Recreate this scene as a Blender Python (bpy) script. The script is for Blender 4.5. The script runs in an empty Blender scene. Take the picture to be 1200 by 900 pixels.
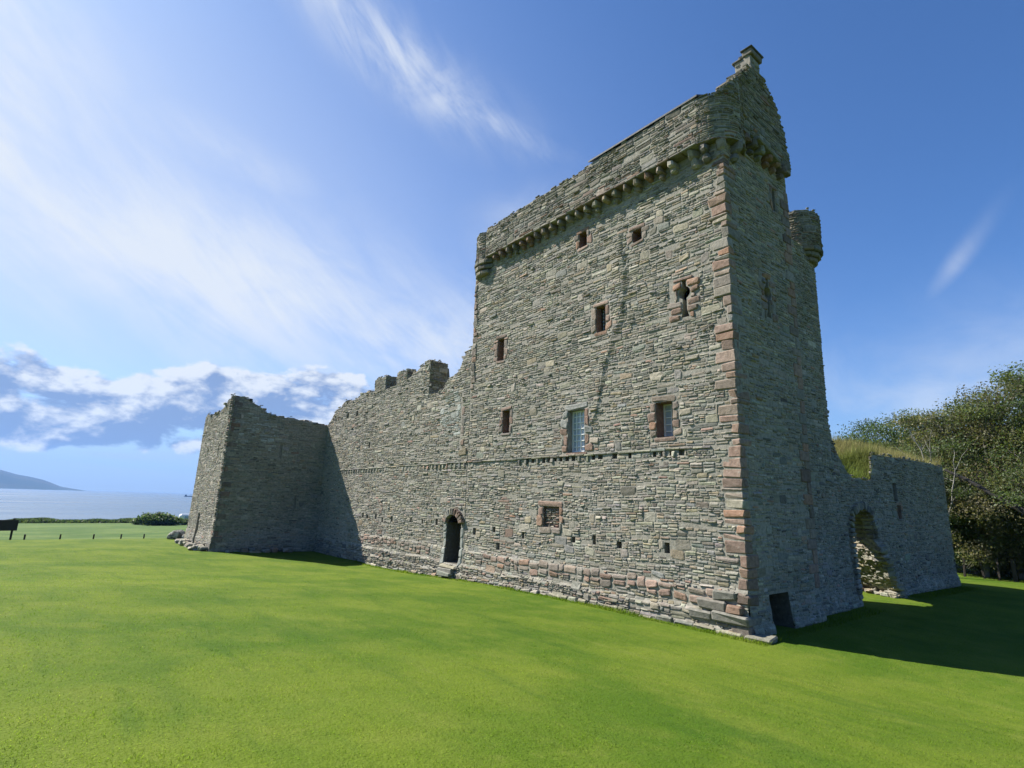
import bpy, bmesh, math, random
import numpy as np
from mathutils import Vector, Matrix

random.seed(7)
rng = np.random.default_rng(11)
scene = bpy.context.scene
COL = scene.collection
PI = math.pi


# ------------------------------------------------------------------ helpers
def smooth(a, b, x):
    t = np.clip((np.asarray(x, float) - a) / (b - a), 0, 1)
    return t * t * (3 - 2 * t)


class SNoise:
    """smooth pseudo noise, sum of sines"""
    def __init__(self, seed, n=7):
        r = np.random.default_rng(seed)
        a = r.uniform(0, 2 * PI, n)
        k = r.uniform(.6, 1.7, n)
        self.kx, self.ky, self.p = k * np.cos(a), k * np.sin(a), r.uniform(0, 2 * PI, n)

    def __call__(self, x, y):
        x = np.asarray(x, float)[..., None]
        y = np.asarray(y, float)[..., None]
        return np.sin(x * self.kx + y * self.ky + self.p).mean(-1) * 1.5


NZ = [SNoise(i) for i in range(12)]


class Geo:
    """collects vertices, faces of any size and vertex colours for ONE mesh"""
    def __init__(self):
        self.V, self.F, self.C, self.n = [], [], [], 0

    def add(self, V, Fs, C):
        V = np.asarray(V, float).reshape(-1, 3)
        C = np.asarray(C, float)
        if C.ndim == 1:
            C = np.repeat(C[None], len(V), 0)
        for F in Fs:
            F = np.asarray(F, np.int64)
            if F.size:
                self.F.append(F + self.n)
        self.V.append(V)
        self.C.append(C[:, :3])
        self.n += len(V)

    def build(self, name, material, parent=None, smooth_shade=False):
        V = np.concatenate(self.V)
        C = np.concatenate(self.C)
        me = bpy.data.meshes.new(name)
        me.vertices.add(len(V))
        me.vertices.foreach_set('co', V.astype(np.float32).ravel())
        loops = np.concatenate([F.ravel() for F in self.F])
        sizes = np.concatenate([np.full(len(F), F.shape[1]) for F in self.F])
        starts = np.concatenate([[0], np.cumsum(sizes)[:-1]])
        me.loops.add(len(loops))
        me.loops.foreach_set('vertex_index', loops.astype(np.int32))
        me.polygons.add(len(sizes))
        me.polygons.foreach_set('loop_start', starts.astype(np.int32))
        me.polygons.foreach_set('use_smooth', np.full(len(sizes), smooth_shade))
        at = me.attributes.new('col', 'FLOAT_COLOR', 'POINT')
        at.data.foreach_set('color', np.concatenate([C, np.ones((len(C), 1))], 1).astype(np.float32).ravel())
        me.update(calc_edges=True)
        me.validate()
        me.materials.append(material)
        o = bpy.data.objects.new(name, me)
        COL.objects.link(o)
        if parent is not None:
            o.parent = parent
            o.matrix_parent_inverse = Matrix.Translation(parent.location).inverted()
        return o


def tag(o, label=None, cat=None, group=None, kind=None):
    if label: o['label'] = label
    if cat: o['category'] = cat
    if group: o['group'] = group
    if kind: o['kind'] = kind
    return o


def thing(name, label, cat, loc=(0, 0, 0), group=None):
    o = bpy.data.objects.new(name, None)
    o.empty_display_size = .3
    o.location = loc
    COL.objects.link(o)
    return tag(o, label, cat, group)


def block(g, c, half, col, ax=None, ch=.03, jit=.0, r=rng):
    """chamfered, slightly irregular stone block; half = half sizes along the axes ax (rows)"""
    half = np.asarray(half, float)
    A = np.eye(3) if ax is None else np.asarray(ax, float)
    ch = min(ch, half.min() * .6)
    V = []
    idx = {}
    for sx in (-1, 1):
        for sy in (-1, 1):
            for sz in (-1, 1):
                s = np.array([sx, sy, sz])
                j = r.normal(0, jit, 3) if jit else 0
                for k in range(3):
                    p = half - ch
                    p = p.copy(); p[k] = half[k]
                    idx[(sx, sy, sz, k)] = len(V)
                    V.append(s * p + j)
    F4, F3 = [], []
    for k in range(3):
        a, b = [(1, 2), (2, 0), (0, 1)][k]
        for s in (-1, 1):
            q = []
            for (i, j) in ((-1, -1), (1, -1), (1, 1), (-1, 1)):
                t = [0, 0, 0]; t[k] = s; t[a] = i; t[b] = j
                q.append(idx[(*t, k)])
            F4.append(q if s > 0 else q[::-1])
    for k in range(3):
        a, b = [(1, 2), (2, 0), (0, 1)][k]
        for i in (-1, 1):
            for j in (-1, 1):
                t0 = [0, 0, 0]; t0[a] = i; t0[b] = j
                t1 = list(t0); t0[k] = -1; t1[k] = 1
                F4.append([idx[(*t0, a)], idx[(*t1, a)], idx[(*t1, b)], idx[(*t0, b)]])
    for sx in (-1, 1):
        for sy in (-1, 1):
            for sz in (-1, 1):
                F3.append([idx[(sx, sy, sz, k)] for k in range(3)])
    V = np.array(V) @ A + np.asarray(c, float)
    # consistent outward winding
    cc = np.asarray(c, float)
    def fix(F):
        out = []
        for f in F:
            n = np.cross(V[f[1]] - V[f[0]], V[f[2]] - V[f[0]])
            out.append(f if n @ (V[f].mean(0) - cc) > 0 else f[::-1])
        return np.array(out)
    g.add(V, [fix(F4), fix(F3)], col)


# ------------------------------------------------------------------ node helpers
class NT:
    def __init__(self, tree):
        self.t = tree
        tree.nodes.clear()

    def new(self, typ, **kw):
        n = self.t.nodes.new(typ)
        for k, v in kw.items():
            setattr(n, k, v)
        return n

    def link(self, a, b):
        self.t.links.new(a, b)

    def _set(self, sock, v):
        if isinstance(v, bpy.types.NodeSocket):
            self.link(v, sock)
        elif v is not None:
            sock.default_value = v

    def m(self, op, a, b=None, c=None, clamp=False):
        n = self.new('ShaderNodeMath', operation=op, use_clamp=clamp)
        for i, v in enumerate((a, b, c)):
            if v is not None:
                self._set(n.inputs[i], v)
        return n.outputs[0]

    def mix(self, f, a, b, blend='MIX'):
        n = self.new('ShaderNodeMix', data_type='RGBA', blend_type=blend)
        self._set(n.inputs[0], f)
        for i, v in ((6, a), (7, b)):
            if isinstance(v, (tuple, list)):
                v = (*v[:3], 1)
            self._set(n.inputs[i], v)
        return n.outputs[2]

    def noise(self, vec, scale, detail=4, rough=.55, dist=0.):
        n = self.new('ShaderNodeTexNoise')
        n.inputs['Scale'].default_value = scale
        n.inputs['Detail'].default_value = detail
        n.inputs['Roughness'].default_value = rough
        n.inputs['Distortion'].default_value = dist
        if vec is not None:
            self.link(vec, n.inputs['Vector'])
        return n.outputs['Fac']

    def ramp(self, f, a, b, lo=0., hi=1., smooth_=True):
        n = self.new('ShaderNodeMapRange')
        n.interpolation_type = 'SMOOTHSTEP' if smooth_ else 'LINEAR'
        self._set(n.inputs[0], f)
        for i, v in enumerate((a, b, lo, hi)):
            n.inputs[1 + i].default_value = v
        return n.outputs[0]

    def xyz(self, x, y, z=0.):
        n = self.new('ShaderNodeCombineXYZ')
        for i, v in enumerate((x, y, z)):
            self._set(n.inputs[i], v)
        return n.outputs[0]


def material(name):
    m = bpy.data.materials.new(name)
    m.use_nodes = True
    return m, NT(m.node_tree)


def principled(nt, col, rough=.9, spec=.25, bump=None, bump_dist=.01, bump_str=1.):
    p = nt.new('ShaderNodeBsdfPrincipled')
    nt._set(p.inputs['Base Color'], (*col[:3], 1) if isinstance(col, (tuple, list)) else col)
    nt._set(p.inputs['Roughness'], rough)
    p.inputs['Specular IOR Level'].default_value = spec
    if bump is not None:
        b = nt.new('ShaderNodeBump')
        b.inputs['Distance'].default_value = bump_dist
        b.inputs['Strength'].default_value = bump_str
        nt.link(bump, b.inputs['Height'])
        nt.link(b.outputs[0], p.inputs['Normal'])
    o = nt.new('ShaderNodeOutputMaterial')
    nt.link(p.outputs[0], o.inputs[0])
    return p, o


def attr(nt, name='col'):
    a = nt.new('ShaderNodeAttribute')
    a.attribute_name = name
    return a.outputs['Color']


def pos(nt):
    return nt.new('ShaderNodeNewGeometry').outputs['Position']


# stone: per-stone colour x weathering x grain
M_STONE, nt = material('rubble_stone')
P = pos(nt)
c = attr(nt)
w1 = nt.noise(P, .55, 5, .6)
w2 = nt.noise(P, 9., 5, .65)
w3 = nt.noise(P, 60., 3, .6)
c = nt.mix(nt.ramp(w1, .35, .7, .0, .38), c, (.60, .60, .56), 'MULTIPLY')
c = nt.mix(nt.ramp(w2, .30, .62, .55, .0), c, (.40, .41, .38), 'MULTIPLY')
c = nt.mix(nt.ramp(w2, .60, .74, .0, .40), c, (.40, .40, .34))
c = nt.mix(.35, c, nt.mix(w3, (.55, .55, .55), (1.3, 1.3, 1.3)), 'MULTIPLY')
hgt = nt.m('ADD', nt.m('MULTIPLY', w2, 1.0), nt.m('MULTIPLY', w3, .45))
principled(nt, c, .92, .15, hgt, .026, .7)

M_SLATE, nt = material('roof_slate')
P = pos(nt)
principled(nt, nt.mix(nt.noise(P, 6, 4), (.035, .038, .042), (.075, .078, .08)), .7, .3, nt.noise(P, 14, 4), .01)

M_WOOD, nt = material('weathered_timber')
P = pos(nt)
principled(nt, nt.mix(nt.noise(P, 18, 4), (.022, .019, .016), (.060, .050, .040)), .85, .2, nt.noise(P, 40, 3), .005)

M_WHITE, nt = material('white_paint')
principled(nt, nt.mix(nt.noise(pos(nt), 12, 3), (.62, .62, .60), (.78, .78, .76)), .5, .4)

M_GLASS, nt = material('window_glass')
p_, _ = principled(nt, nt.mix(nt.noise(pos(nt), 1.5, 2), (.26, .31, .36), (.42, .47, .51)), .06, .6)

M_IRON, nt = material('dark_iron')
principled(nt, nt.mix(nt.noise(pos(nt), 30, 3), (.02, .02, .02), (.05, .045, .04)), .6, .4)

M_HULL, nt = material('ship_paint')
principled(nt, nt.mix(nt.noise(pos(nt), .3, 2), (.05, .06, .09), (.09, .10, .13)), .5, .4)

M_BARK, nt = material('tree_bark')
P = pos(nt)
principled(nt, nt.mix(nt.noise(P, 5, 5), nt.mix(.55, attr(nt), (.03, .03, .025)), attr(nt)), .95, .1, nt.noise(P, 16, 4), .03)

M_LEAF, nt = material('tree_leaf')
c = attr(nt)
d = nt.new('ShaderNodeBsdfPrincipled')
nt.link(c, d.inputs['Base Color'])
d.inputs['Roughness'].default_value = .55
d.inputs['Specular IOR Level'].default_value = .3
tr = nt.new('ShaderNodeBsdfTranslucent')
nt.link(nt.mix(1., c, (1.25, 1.3, .7), 'MULTIPLY'), tr.inputs[0])
mx = nt.new('ShaderNodeMixShader')
mx.inputs[0].default_value = .46
nt.link(d.outputs[0], mx.inputs[1]); nt.link(tr.outputs[0], mx.inputs[2])
o_ = nt.new('ShaderNodeOutputMaterial')
nt.link(mx.outputs[0], o_.inputs[0])


def lawn_colour(nt, P):
    """mown lawn: yellow-green patches over mid green with a few dry and dark places"""
    n1 = nt.noise(P, .22, 4, .6, .3)
    n2 = nt.noise(P, .9, 5, .65)
    n3 = nt.noise(P, 5.0, 4, .6)
    mp = nt.new('ShaderNodeMapping'); mp.inputs['Rotation'].default_value = (0, 0, .5); mp.inputs['Scale'].default_value = (.25, 1.5, 1)
    nt.link(P, mp.inputs['Vector'])
    n4 = nt.noise(mp.outputs[0], 1., 5, .65)
    c = nt.mix(nt.ramp(n1, .34, .66), (0.064, 0.113, 0.009), (0.120, 0.158, 0.017))
    c = nt.mix(nt.ramp(n2, .42, .74, 0, .55), c, (0.148, 0.172, 0.028))
    c = nt.mix(nt.ramp(n2, .42, .26, 0, .45), c, (0.045, 0.086, 0.009))
    c = nt.mix(nt.ramp(n4, .50, .30, 0, .42), c, (.040, .088, .010))
    c = nt.mix(nt.ramp(n4, .56, .76, 0, .40), c, (.150, .170, .040))
    c = nt.mix(nt.ramp(n3, .56, .76, 0, .28), c, (0.180, 0.189, 0.049))
    c = nt.mix(nt.ramp(n3, .42, .26, 0, .30), c, (0.036, 0.069, 0.009))
    return nt.mix(1., c, (.88, .93, .82), 'MULTIPLY')


M_GROUND, nt = material('lawn_ground')
P = pos(nt)
sp = nt.new('ShaderNodeSeparateXYZ'); nt.link(P, sp.inputs[0])
c = lawn_colour(nt, P)
fine = nt.noise(P, 34, 3, .7)
c = nt.mix(.55, c, nt.mix(fine, (.45, .45, .45), (1.45, 1.45, 1.3)), 'MULTIPLY')
# rougher pasture beyond the end of the mown lawn
field = nt.mix(nt.ramp(nt.noise(P, .12, 5, .7), .35, .65), (.050, .098, .020), (.105, .150, .040))
field = nt.mix(nt.ramp(nt.noise(P, .5, 4, .7), .5, .72, 0, .6), field, (.045, .07, .025))
wob = nt.m('MULTIPLY', nt.noise(P, .3, 3), 2.)
c = nt.mix(nt.ramp(nt.m('ADD', sp.outputs[0], wob), -41.8, -42.8), c, field)
# dark wet shingle at the water's edge
c = nt.mix(nt.ramp(sp.outputs[2], -8.5, -9.5), c, (.07, .068, .06))
principled(nt, c, .95, .1, nt.m('ADD', fine, nt.m('MULTIPLY', nt.noise(P, 8, 3), .8)), .022, .8)

M_GRASS, nt = material('grass_blade')
c = nt.mix(1., lawn_colour(nt, pos(nt)), attr(nt), 'MULTIPLY')
d = nt.new('ShaderNodeBsdfDiffuse'); nt.link(c, d.inputs[0])
# blades share the lie of the sward: their shading normal leans towards the vertical
vm = nt.new('ShaderNodeVectorMath', operation='MULTIPLY_ADD')
nt.link(nt.new('ShaderNodeNewGeometry').outputs['Normal'], vm.inputs[0])
vm.inputs[1].default_value = (.2, .2, .2); vm.inputs[2].default_value = (0, 0, 1)
vn = nt.new('ShaderNodeVectorMath', operation='NORMALIZE'); nt.link(vm.outputs[0], vn.inputs[0])
nt.link(vn.outputs[0], d.inputs['Normal'])
tr = nt.new('ShaderNodeBsdfTranslucent'); nt.link(nt.mix(1., c, (.7, .8, .6), 'MULTIPLY'), tr.inputs[0])      # light shining through a blade from behind
ad = nt.new('ShaderNodeAddShader'); nt.link(d.outputs[0], ad.inputs[0]); nt.link(tr.outputs[0], ad.inputs[1])
o_ = nt.new('ShaderNodeOutputMaterial'); nt.link(ad.outputs[0], o_.inputs[0])

M_SEA, nt = material('sea_water')
P = pos(nt)
mp = nt.new('ShaderNodeMapping'); mp.inputs['Scale'].default_value = (.22, .05, 1)
nt.link(P, mp.inputs['Vector'])
nn = nt.noise(mp.outputs[0], 1., 6, .65)
mp2 = nt.new('ShaderNodeMapping'); mp2.inputs['Scale'].default_value = (.012, .003, 1)
nt.link(P, mp2.inputs['Vector'])
big = nt.noise(mp2.outputs[0], 1., 4, .6)
principled(nt, nt.mix(big, (.030, .065, .105), (.055, .10, .15)), nt.ramp(big, .3, .7, .22, .40), .5, nn, .9, .8)

M_HILL, nt = material('far_hill_moor')
principled(nt, nt.mix(nt.ramp(nt.noise(pos(nt), .004, 5), .4, .65), (.030, .042, .022), (.055, .058, .032)), .95, .1)

M_ROCK, nt = material('lichen_rock')
P = pos(nt)
principled(nt, nt.mix(nt.ramp(nt.noise(P, 4, 5), .4, .65), (.10, .10, .085), (.36, .35, .30)), .95, .1, nt.noise(P, 8, 5), .06)

# ------------------------------------------------------------------ stone colours
PAL = np.array([(.285, .283, .222), (.235, .250, .222), (.370, .365, .295), (.300, .270, .190),
                (.165, .168, .140), (.330, .240, .185), (.310, .315, .270)])
PAL = PAL * np.array((1.07, .985, .97))
PALW = np.array([.34, .20, .14, .08, .07, .012, .16])
MORTAR = np.array((.345, .320, .268))
PINK = np.array((.295, .200, .155))
GREYS = np.array((.31, .305, .28))


def stone_cols(n, r, pal=PAL, w=PALW):
    i = r.choice(len(pal), n, p=w / w.sum())
    return np.clip(pal[i] * r.normal(1, .13, (n, 1)) * r.normal(1, .03, (n, 3)), .03, .6)


def pinks(n, r):
    base = np.array([PINK, PINK * .88, (.29, .23, .18), (.325, .195, .13), (.26, .215, .18), (.24, .22, .185), PINK * 1.08])
    c = base[r.integers(0, len(base), n)]
    c = c + (np.array((.25, .225, .19)) - c) * r.uniform(0, .45, (n, 1))
    return np.clip(c * r.normal(1, .12, (n, 1)), .05, .6)


# ------------------------------------------------------------------ wall faces
class Face:
    """flat wall face: u along U, v along V, depth along the outward normal N"""
    def __init__(self, O, U, N, dep=None):
        self.O, self.U, self.N = (np.asarray(a, float) for a in (O, U, N))
        self.Vv = np.array((0, 0, 1.))
        self.dep = dep or (lambda u, v: 0 * u)

    def map(self, u, v, d):
        d = d + self.dep(u, v)
        return self.O + u[..., None] * self.U + v[..., None] * self.Vv + d[..., None] * self.N

    @property
    def flip(self):
        return np.cross(self.U, self.Vv) @ self.N < 0


class Drum:
    """round wall: u = arc length, v = height"""
    def __init__(self, cx, cy, R, taper=None):
        self.cx, self.cy, self.R = cx, cy, R
        self.taper = taper or (lambda v: 0 * v)
        self.flip = False

    def map(self, u, v, d):
        a = u / self.R
        r = self.R + d + self.taper(v)
        return np.stack([self.cx + r * np.cos(a), self.cy + r * np.sin(a), v + 0 * a], -1)


def stones(g, face, uc, vc, hw, hh, prot, cols, r, rounding=.0):
    """irregular chamfered stones standing proud of a face (vectorised)"""
    n = len(uc)
    if n == 0:
        return
    uc, vc, hw, hh = (np.asarray(a, float) + np.zeros(n) for a in (uc, vc, hw, hh))
    prot = np.asarray(prot, float) + np.zeros(n)
    # 8-gon: rectangle with chopped, jittered corners
    sx = np.array([-1, -1, -1, 1, 1, 1, 1, -1.])[None]
    cutx = r.uniform(.08, .42, (n, 4)) * np.minimum(1, hh / hw * 1.6)[:, None]
    cuty = r.uniform(.12, .60, (n, 4))
    X = np.stack([-1 + 0 * cutx[:, 0], -1 + cutx[:, 0], 1 - cutx[:, 1], 1 + 0 * cutx[:, 1],
                  1 + 0 * cutx[:, 2], 1 - cutx[:, 2], -1 + cutx[:, 3], -1 + 0 * cutx[:, 3]], 1)
    Y = np.stack([-1 + cuty[:, 0], -1 + 0 * cuty[:, 0], -1 + 0 * cuty[:, 1], -1 + cuty[:, 1],
                  1 - cuty[:, 2], 1 + 0 * cuty[:, 2], 1 + 0 * cuty[:, 3], 1 - cuty[:, 3]], 1)
    X = X + r.normal(0, .07, X.shape) * np.minimum(1, hh / hw)[:, None]
    Y = Y + r.normal(0, .15, Y.shape)
    sh = r.normal(0, .20, (n, 1))
    Y = Y + X * sh
    e = np.minimum(np.minimum(hh, hw) * .35, .022)
    tu = r.normal(0, .22, (n, 1)); tv = r.normal(0, .28, (n, 1))
    rings = []
    for inset, dd in ((0., -1.), (.55, .70), (1.8, 1.)):
        sxr = np.maximum(1 - inset * (e / hw), .3)[:, None]
        syr = np.maximum(1 - inset * (e / hh), .3)[:, None]
        px, py = X * sxr, Y * syr
        u = uc[:, None] + px * hw[:, None]
        v = vc[:, None] + py * hh[:, None]
        if dd < 0:
            d = np.full_like(u, -.035)
        else:
            d = prot[:, None] * (dd + tu * px + tv * py) + r.normal(0, .0025, px.shape)
        rings.append(face.map(u, v, d))
    dcen = prot[:, None] * (1.05 + r.normal(0, .12, (n, 1)))
    cen = face.map(uc[:, None] + r.normal(0, .15, (n, 1)) * hw[:, None], vc[:, None] + r.normal(0, .15, (n, 1)) * hh[:, None], dcen)
    V = np.concatenate(rings + [cen], 1)             # n,25,3
    b = (np.arange(n) * 25)[:, None, None]
    k = np.arange(8); k1 = (k + 1) % 8
    q = np.concatenate([np.stack([k, k1, k1 + 8, k + 8], 1), np.stack([k + 8, k1 + 8, k1 + 16, k + 16], 1)])
    t = np.stack([k + 16, k1 + 16, 0 * k + 24], 1)
    if face.flip:
        q, t = q[:, ::-1], t[:, ::-1]
    Q = (q[None] + b).reshape(-1, 4)
    T = (t[None] + b).reshape(-1, 3)
    C = np.repeat(np.asarray(cols)[:, None], 25, 1).reshape(-1, 3)
    g.add(V.reshape(-1, 3), [Q, T], C)


def layout(u0, u1, v0, v1, r, sc=1., tall=1.):
    """random rubble brought to uneven courses: bands, cells, thin beds split into stones"""
    out = []
    v = v0 - r.uniform(0, .2)
    while v < v1:
        h = r.uniform(.17, .42) * sc * tall
        u = u0 - r.uniform(0, .6)
        while u < u1:
            w = r.uniform(.30, 1.05) * sc
            p = r.random()
            if p < .13 and w < .75 * sc:
                out.append((u, v, w, h))
            else:
                k = max(1, int(round(h / (r.uniform(.065, .135) * sc * tall))))
                cuts = np.sort(r.uniform(.15, .85, k - 1)) if k > 1 else []
                e = np.concatenate([[0], (np.arange(1, k) / k) * .6 + .4 * np.asarray(cuts), [1]]) * h
                for i in range(k):
                    hh = e[i + 1] - e[i]
                    m = max(1, int(round(w / max(.10, hh * r.uniform(1.7, 5.0)))))
                    ce = np.linspace(0, 1, m + 1)
                    ce[1:-1] += r.normal(0, .13 / m, m - 1)
                    for j in range(m):
                        out.append((u + ce[j] * w, v + e[i], (ce[j + 1] - ce[j]) * w, hh))
            u += w
        v += h
    a = np.array(out)
    gap = .012
    uc, vc, hw, hh = a[:, 0] + a[:, 2] / 2, a[:, 1] + a[:, 3] / 2, a[:, 2] / 2 - gap * .7, a[:, 3] / 2 - gap * .6
    s = int(r.integers(0, 8))
    vv = vc + .10 * NZ[s](uc * .9, vc * .8) + .045 * NZ[s + 1](uc * 2.6, vc * 2.) + r.normal(0, .007, len(uc))
    uu = uc + .10 * NZ[s + 2](uc * .7, vc * 1.6)
    tl = r.random(len(uc)) > .02
    uu, vv, hw, hh = uu[tl], vv[tl], hw[tl], hh[tl]
    return uu, vv, hw, hh


def clip_holes(uc, vc, hw, hh, holes, mar=.012):
    for (a, b, c, d) in holes:
        a, b, c, d = a - mar, b + mar, c - mar, d + mar
        L, R, B, T = uc - hw, uc + hw, vc - hh, vc + hh
        ov = (L < b) & (R > a) & (B < d) & (T > c)
        keepL, keepR, keepB, keepT = a - L, R - b, c - B, T - d   # what would remain on each side
        rel = np.stack([keepL / (2 * hw), keepR / (2 * hw), keepB / (2 * hh), keepT / (2 * hh)], 0)
        best = rel.argmax(0)
        R = np.where(ov & (best == 0), a, R)
        L = np.where(ov & (best == 1), b, L)
        T = np.where(ov & (best == 2), c, T)
        B = np.where(ov & (best == 3), d, B)
        uc, vc, hw, hh = (L + R) / 2, (B + T) / 2, (R - L) / 2, (T - B) / 2
        ok = (hw > .028) & (hh > .018)
        uc, vc, hw, hh = uc[ok], vc[ok], hw[ok], hh[ok]
    return uc, vc, hw, hh


def core(g, face, u0, u1, v0, top, holes=(), T=None, cell=.4, ends=(False, False), bottom=False, hole_poly=None, drop=.05):
    """mortar bed of a wall with openings; with T also the back, the top and the ends. holes: (u0,u1,v0,v1,depth,closed)"""
    vmax = float(np.max(top(np.linspace(u0, u1, 400))))
    us = set(np.linspace(u0, u1, max(2, int((u1 - u0) / cell) + 1)).tolist())
    vs = set(np.linspace(v0, vmax, max(2, int((vmax - v0) / cell) + 1)).tolist())
    if isinstance(face, Face) and v0 < .5:
        vs |= set(np.arange(max(v0, -.2), 1.4, .07).tolist())     # follow the splayed foot closely
    for h in holes:
        us |= {h[0], h[1]}; vs |= {h[2], h[3]}
    us = np.array(sorted(x for x in us if u0 - 1e-6 <= x <= u1 + 1e-6))
    vs = np.array(sorted(x for x in vs if v0 - 1e-6 <= x <= vmax + 1e-6))
    tp = top(us) - drop
    UU, VV = np.meshgrid(us, vs, indexing='ij')
    VV = np.minimum(VV, tp[:, None])
    nu, nv = UU.shape
    P0 = face.map(UU, VV, 0 * UU)
    cu, cv = (UU[:-1, :-1] + UU[1:, 1:]) / 2, (VV[:-1, :-1] + VV[:-1, 1:] + VV[1:, :-1] + VV[1:, 1:]) / 4
    ok = ((VV[:-1, 1:] - VV[:-1, :-1]) + (VV[1:, 1:] - VV[1:, :-1])) > 1e-4
    for h in holes:
        ok &= ~((cu > h[0]) & (cu < h[1]) & (cv > h[2]) & (cv < h[3]))
    if hole_poly is not None:
        ok &= ~inside(cu, cv, hole_poly)
    I = np.arange(nu * nv).reshape(nu, nv)
    q = np.stack([I[:-1, :-1], I[1:, :-1], I[1:, 1:], I[:-1, 1:]], -1)[ok]
    if face.flip:
        q = q[:, ::-1]
    g.add(P0.reshape(-1, 3), [q], MORTAR * .92)
    if T:
        Pb = face.O + UU[..., None] * face.U + VV[..., None] * face.Vv - T * face.N if isinstance(face, Face) else face.map(UU, VV, 0 * UU - T)
        g.add(Pb.reshape(-1, 3), [q[:, ::-1]], MORTAR * .7)
        fl, bl = P0[:, -1], Pb[:, -1]
        k = np.arange(nu - 1)
        s = np.stack([k, k + 1, k + 1 + nu, k + nu], 1)
        g.add(np.concatenate([fl, bl]), [s if not face.flip else s[:, ::-1]], MORTAR * .6)
        if bottom:
            g.add(np.concatenate([P0[:, 0], Pb[:, 0]]), [s[:, ::-1] if not face.flip else s], MORTAR * .6)
        k = np.arange(nv - 1)
        for e, i in ((ends[0], 0), (ends[1], nu - 1)):
            if e:
                s = np.stack([k, k + 1, k + 1 + nv, k + nv], 1)
                g.add(np.concatenate([P0[i], Pb[i]]), [s], MORTAR * .8)
    for h in holes:
        a, b, c_, d_ = h[:4]
        dp = h[4]
        cc = h[6] if len(h) > 6 else MORTAR * .75
        R = np.array([(a, c_), (b, c_), (b, d_), (a, d_)])
        Pf = face.map(R[:, 0], R[:, 1], np.full(4, .0))
        Pk = face.map(R[:, 0], R[:, 1], np.full(4, -dp))
        k = np.arange(4); k1 = (k + 1) % 4
        s = np.stack([k, k1, k1 + 4, k + 4], 1)
        F = [s]
        if h[5]:
            F.append(np.array([[4, 5, 6, 7]]))
        g.add(np.concatenate([Pf, Pk]), F, cc)


def inside(x, y, poly):
    poly = np.asarray(poly)
    r = np.zeros(np.shape(x), bool)
    n = len(poly)
    for i in range(n):
        x0, y0 = poly[i]; x1, y1 = poly[(i + 1) % n]
        c = (y0 > y) != (y1 > y)
        with np.errstate(divide='ignore', invalid='ignore'):
            xi = (x1 - x0) * (y - y0) / (y1 - y0 + 1e-12) + x0
        r ^= c & (x < xi)
    return r


def rubble(g, face, u0, u1, v0, top, holes=(), sc=.86, tall=.86, prot=(.008, .025), seed=0, zone=None, hole_poly=None, jag=.04):
    r = np.random.default_rng(seed)
    vmax = float(np.max(top(np.linspace(u0, u1, 400)))) + .05
    uc, vc, hw, hh = layout(u0, u1, v0, vmax, r, sc, tall)
    # trim to the ends of the face
    L, R = np.maximum(uc - hw, u0), np.minimum(uc + hw, u1)
    uc, hw = (L + R) / 2, (R - L) / 2
    ok = (hw > .03) & (vc + hh * .35 < top(uc) + r.normal(0, jag, len(uc))) & (vc > v0 - .02)
    if hole_poly is not None:
        for dx in (-1, 0, 1):
            for dy in (-1, 0, 1):
                ok &= ~inside(uc + dx * hw, vc + dy * hh, hole_poly)
    uc, vc, hw, hh = uc[ok], vc[ok], hw[ok], hh[ok]
    uc, vc, hw, hh = clip_holes(uc, vc, hw, hh, [h[:4] for h in holes])
    n = len(uc)
    pr = r.uniform(prot[0], prot[1], n) + (r.random(n) < .07) * r.uniform(.0, .035, n)
    cols = stone_cols(n, r)
    if zone is not None:
        cols, pr = zone(uc, vc, cols, pr, r)
    stones(g, face, uc, vc, hw, hh, pr, cols, r)


def rects(g, face, L, cols, prot=.03, seed=0):
    """explicit dressed stones: list of (u0,u1,v0,v1)"""
    r = np.random.default_rng(seed)
    a = np.array(L, float)
    gp = .010
    n = len(a)
    c = cols if isinstance(cols, np.ndarray) and cols.ndim == 2 else (pinks(n, r) if cols == 'pink' else np.clip(GREYS * r.normal(1, .1, (n, 1)), .05, .6))
    stones(g, face, (a[:, 0] + a[:, 1]) / 2, (a[:, 2] + a[:, 3]) / 2, (a[:, 1] - a[:, 0]) / 2 - gp, (a[:, 3] - a[:, 2]) / 2 - gp,
           r.uniform(prot * .7, prot * 1.2, n), c, r)


def const(z):
    return lambda u: np.full(np.shape(u), float(z))


def profile(pts):
    p = np.array(pts, float)
    return lambda u: np.interp(u, p[:, 0], p[:, 1])


def surround(a, b, c, d, r, w=(.16, .34), lintel=.2, sill=.14):
    """jamb, lintel and sill stones round an opening"""
    L = [(a - .16, b + .16, d, d + lintel), (a - .10, b + .10, c - sill, c)]
    v = c
    while v < d - .04:
        h = min(r.uniform(.2, .36), d - v)
        if d - v - h < .12:
            h = d - v
        L.append((a - r.uniform(*w), a, v, v + h))
        L.append((b, b + r.uniform(*w), v, v + h))
        v += h
    return L


# ------------------------------------------------------------------ ground
def ground_z(x, y):
    x = np.asarray(x, float); y = np.asarray(y, float)
    z = -.42 * smooth(-6, -22, x)
    z = z + 1.42 * np.clip((-y - 1.5) / 12.2, 0, 1.15) * np.clip((x + 46) / 53, 0, 1.05) ** 1.2
    z = z - .30 * smooth(11, 27, y) - .12 * smooth(.5, 4, x) * smooth(-6, 0, y)
    z = z - .95 * smooth(-42.6, -49, x) - .034 * np.maximum(0, -48 - x)
    z = z - 9. * smooth(-192, -216, x + 4 * NZ[3](y * .05, 0 * y))
    near = smooth(-46, -40, x)
    z = z + near * (.018 * NZ[0](x * .45, y * .45) + .010 * NZ[1](x * 1.3, y * 1.3)) + (1 - near) * .25 * NZ[2](x * .08, y * .1) * smooth(-46, -60, x)
    return z


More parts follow.
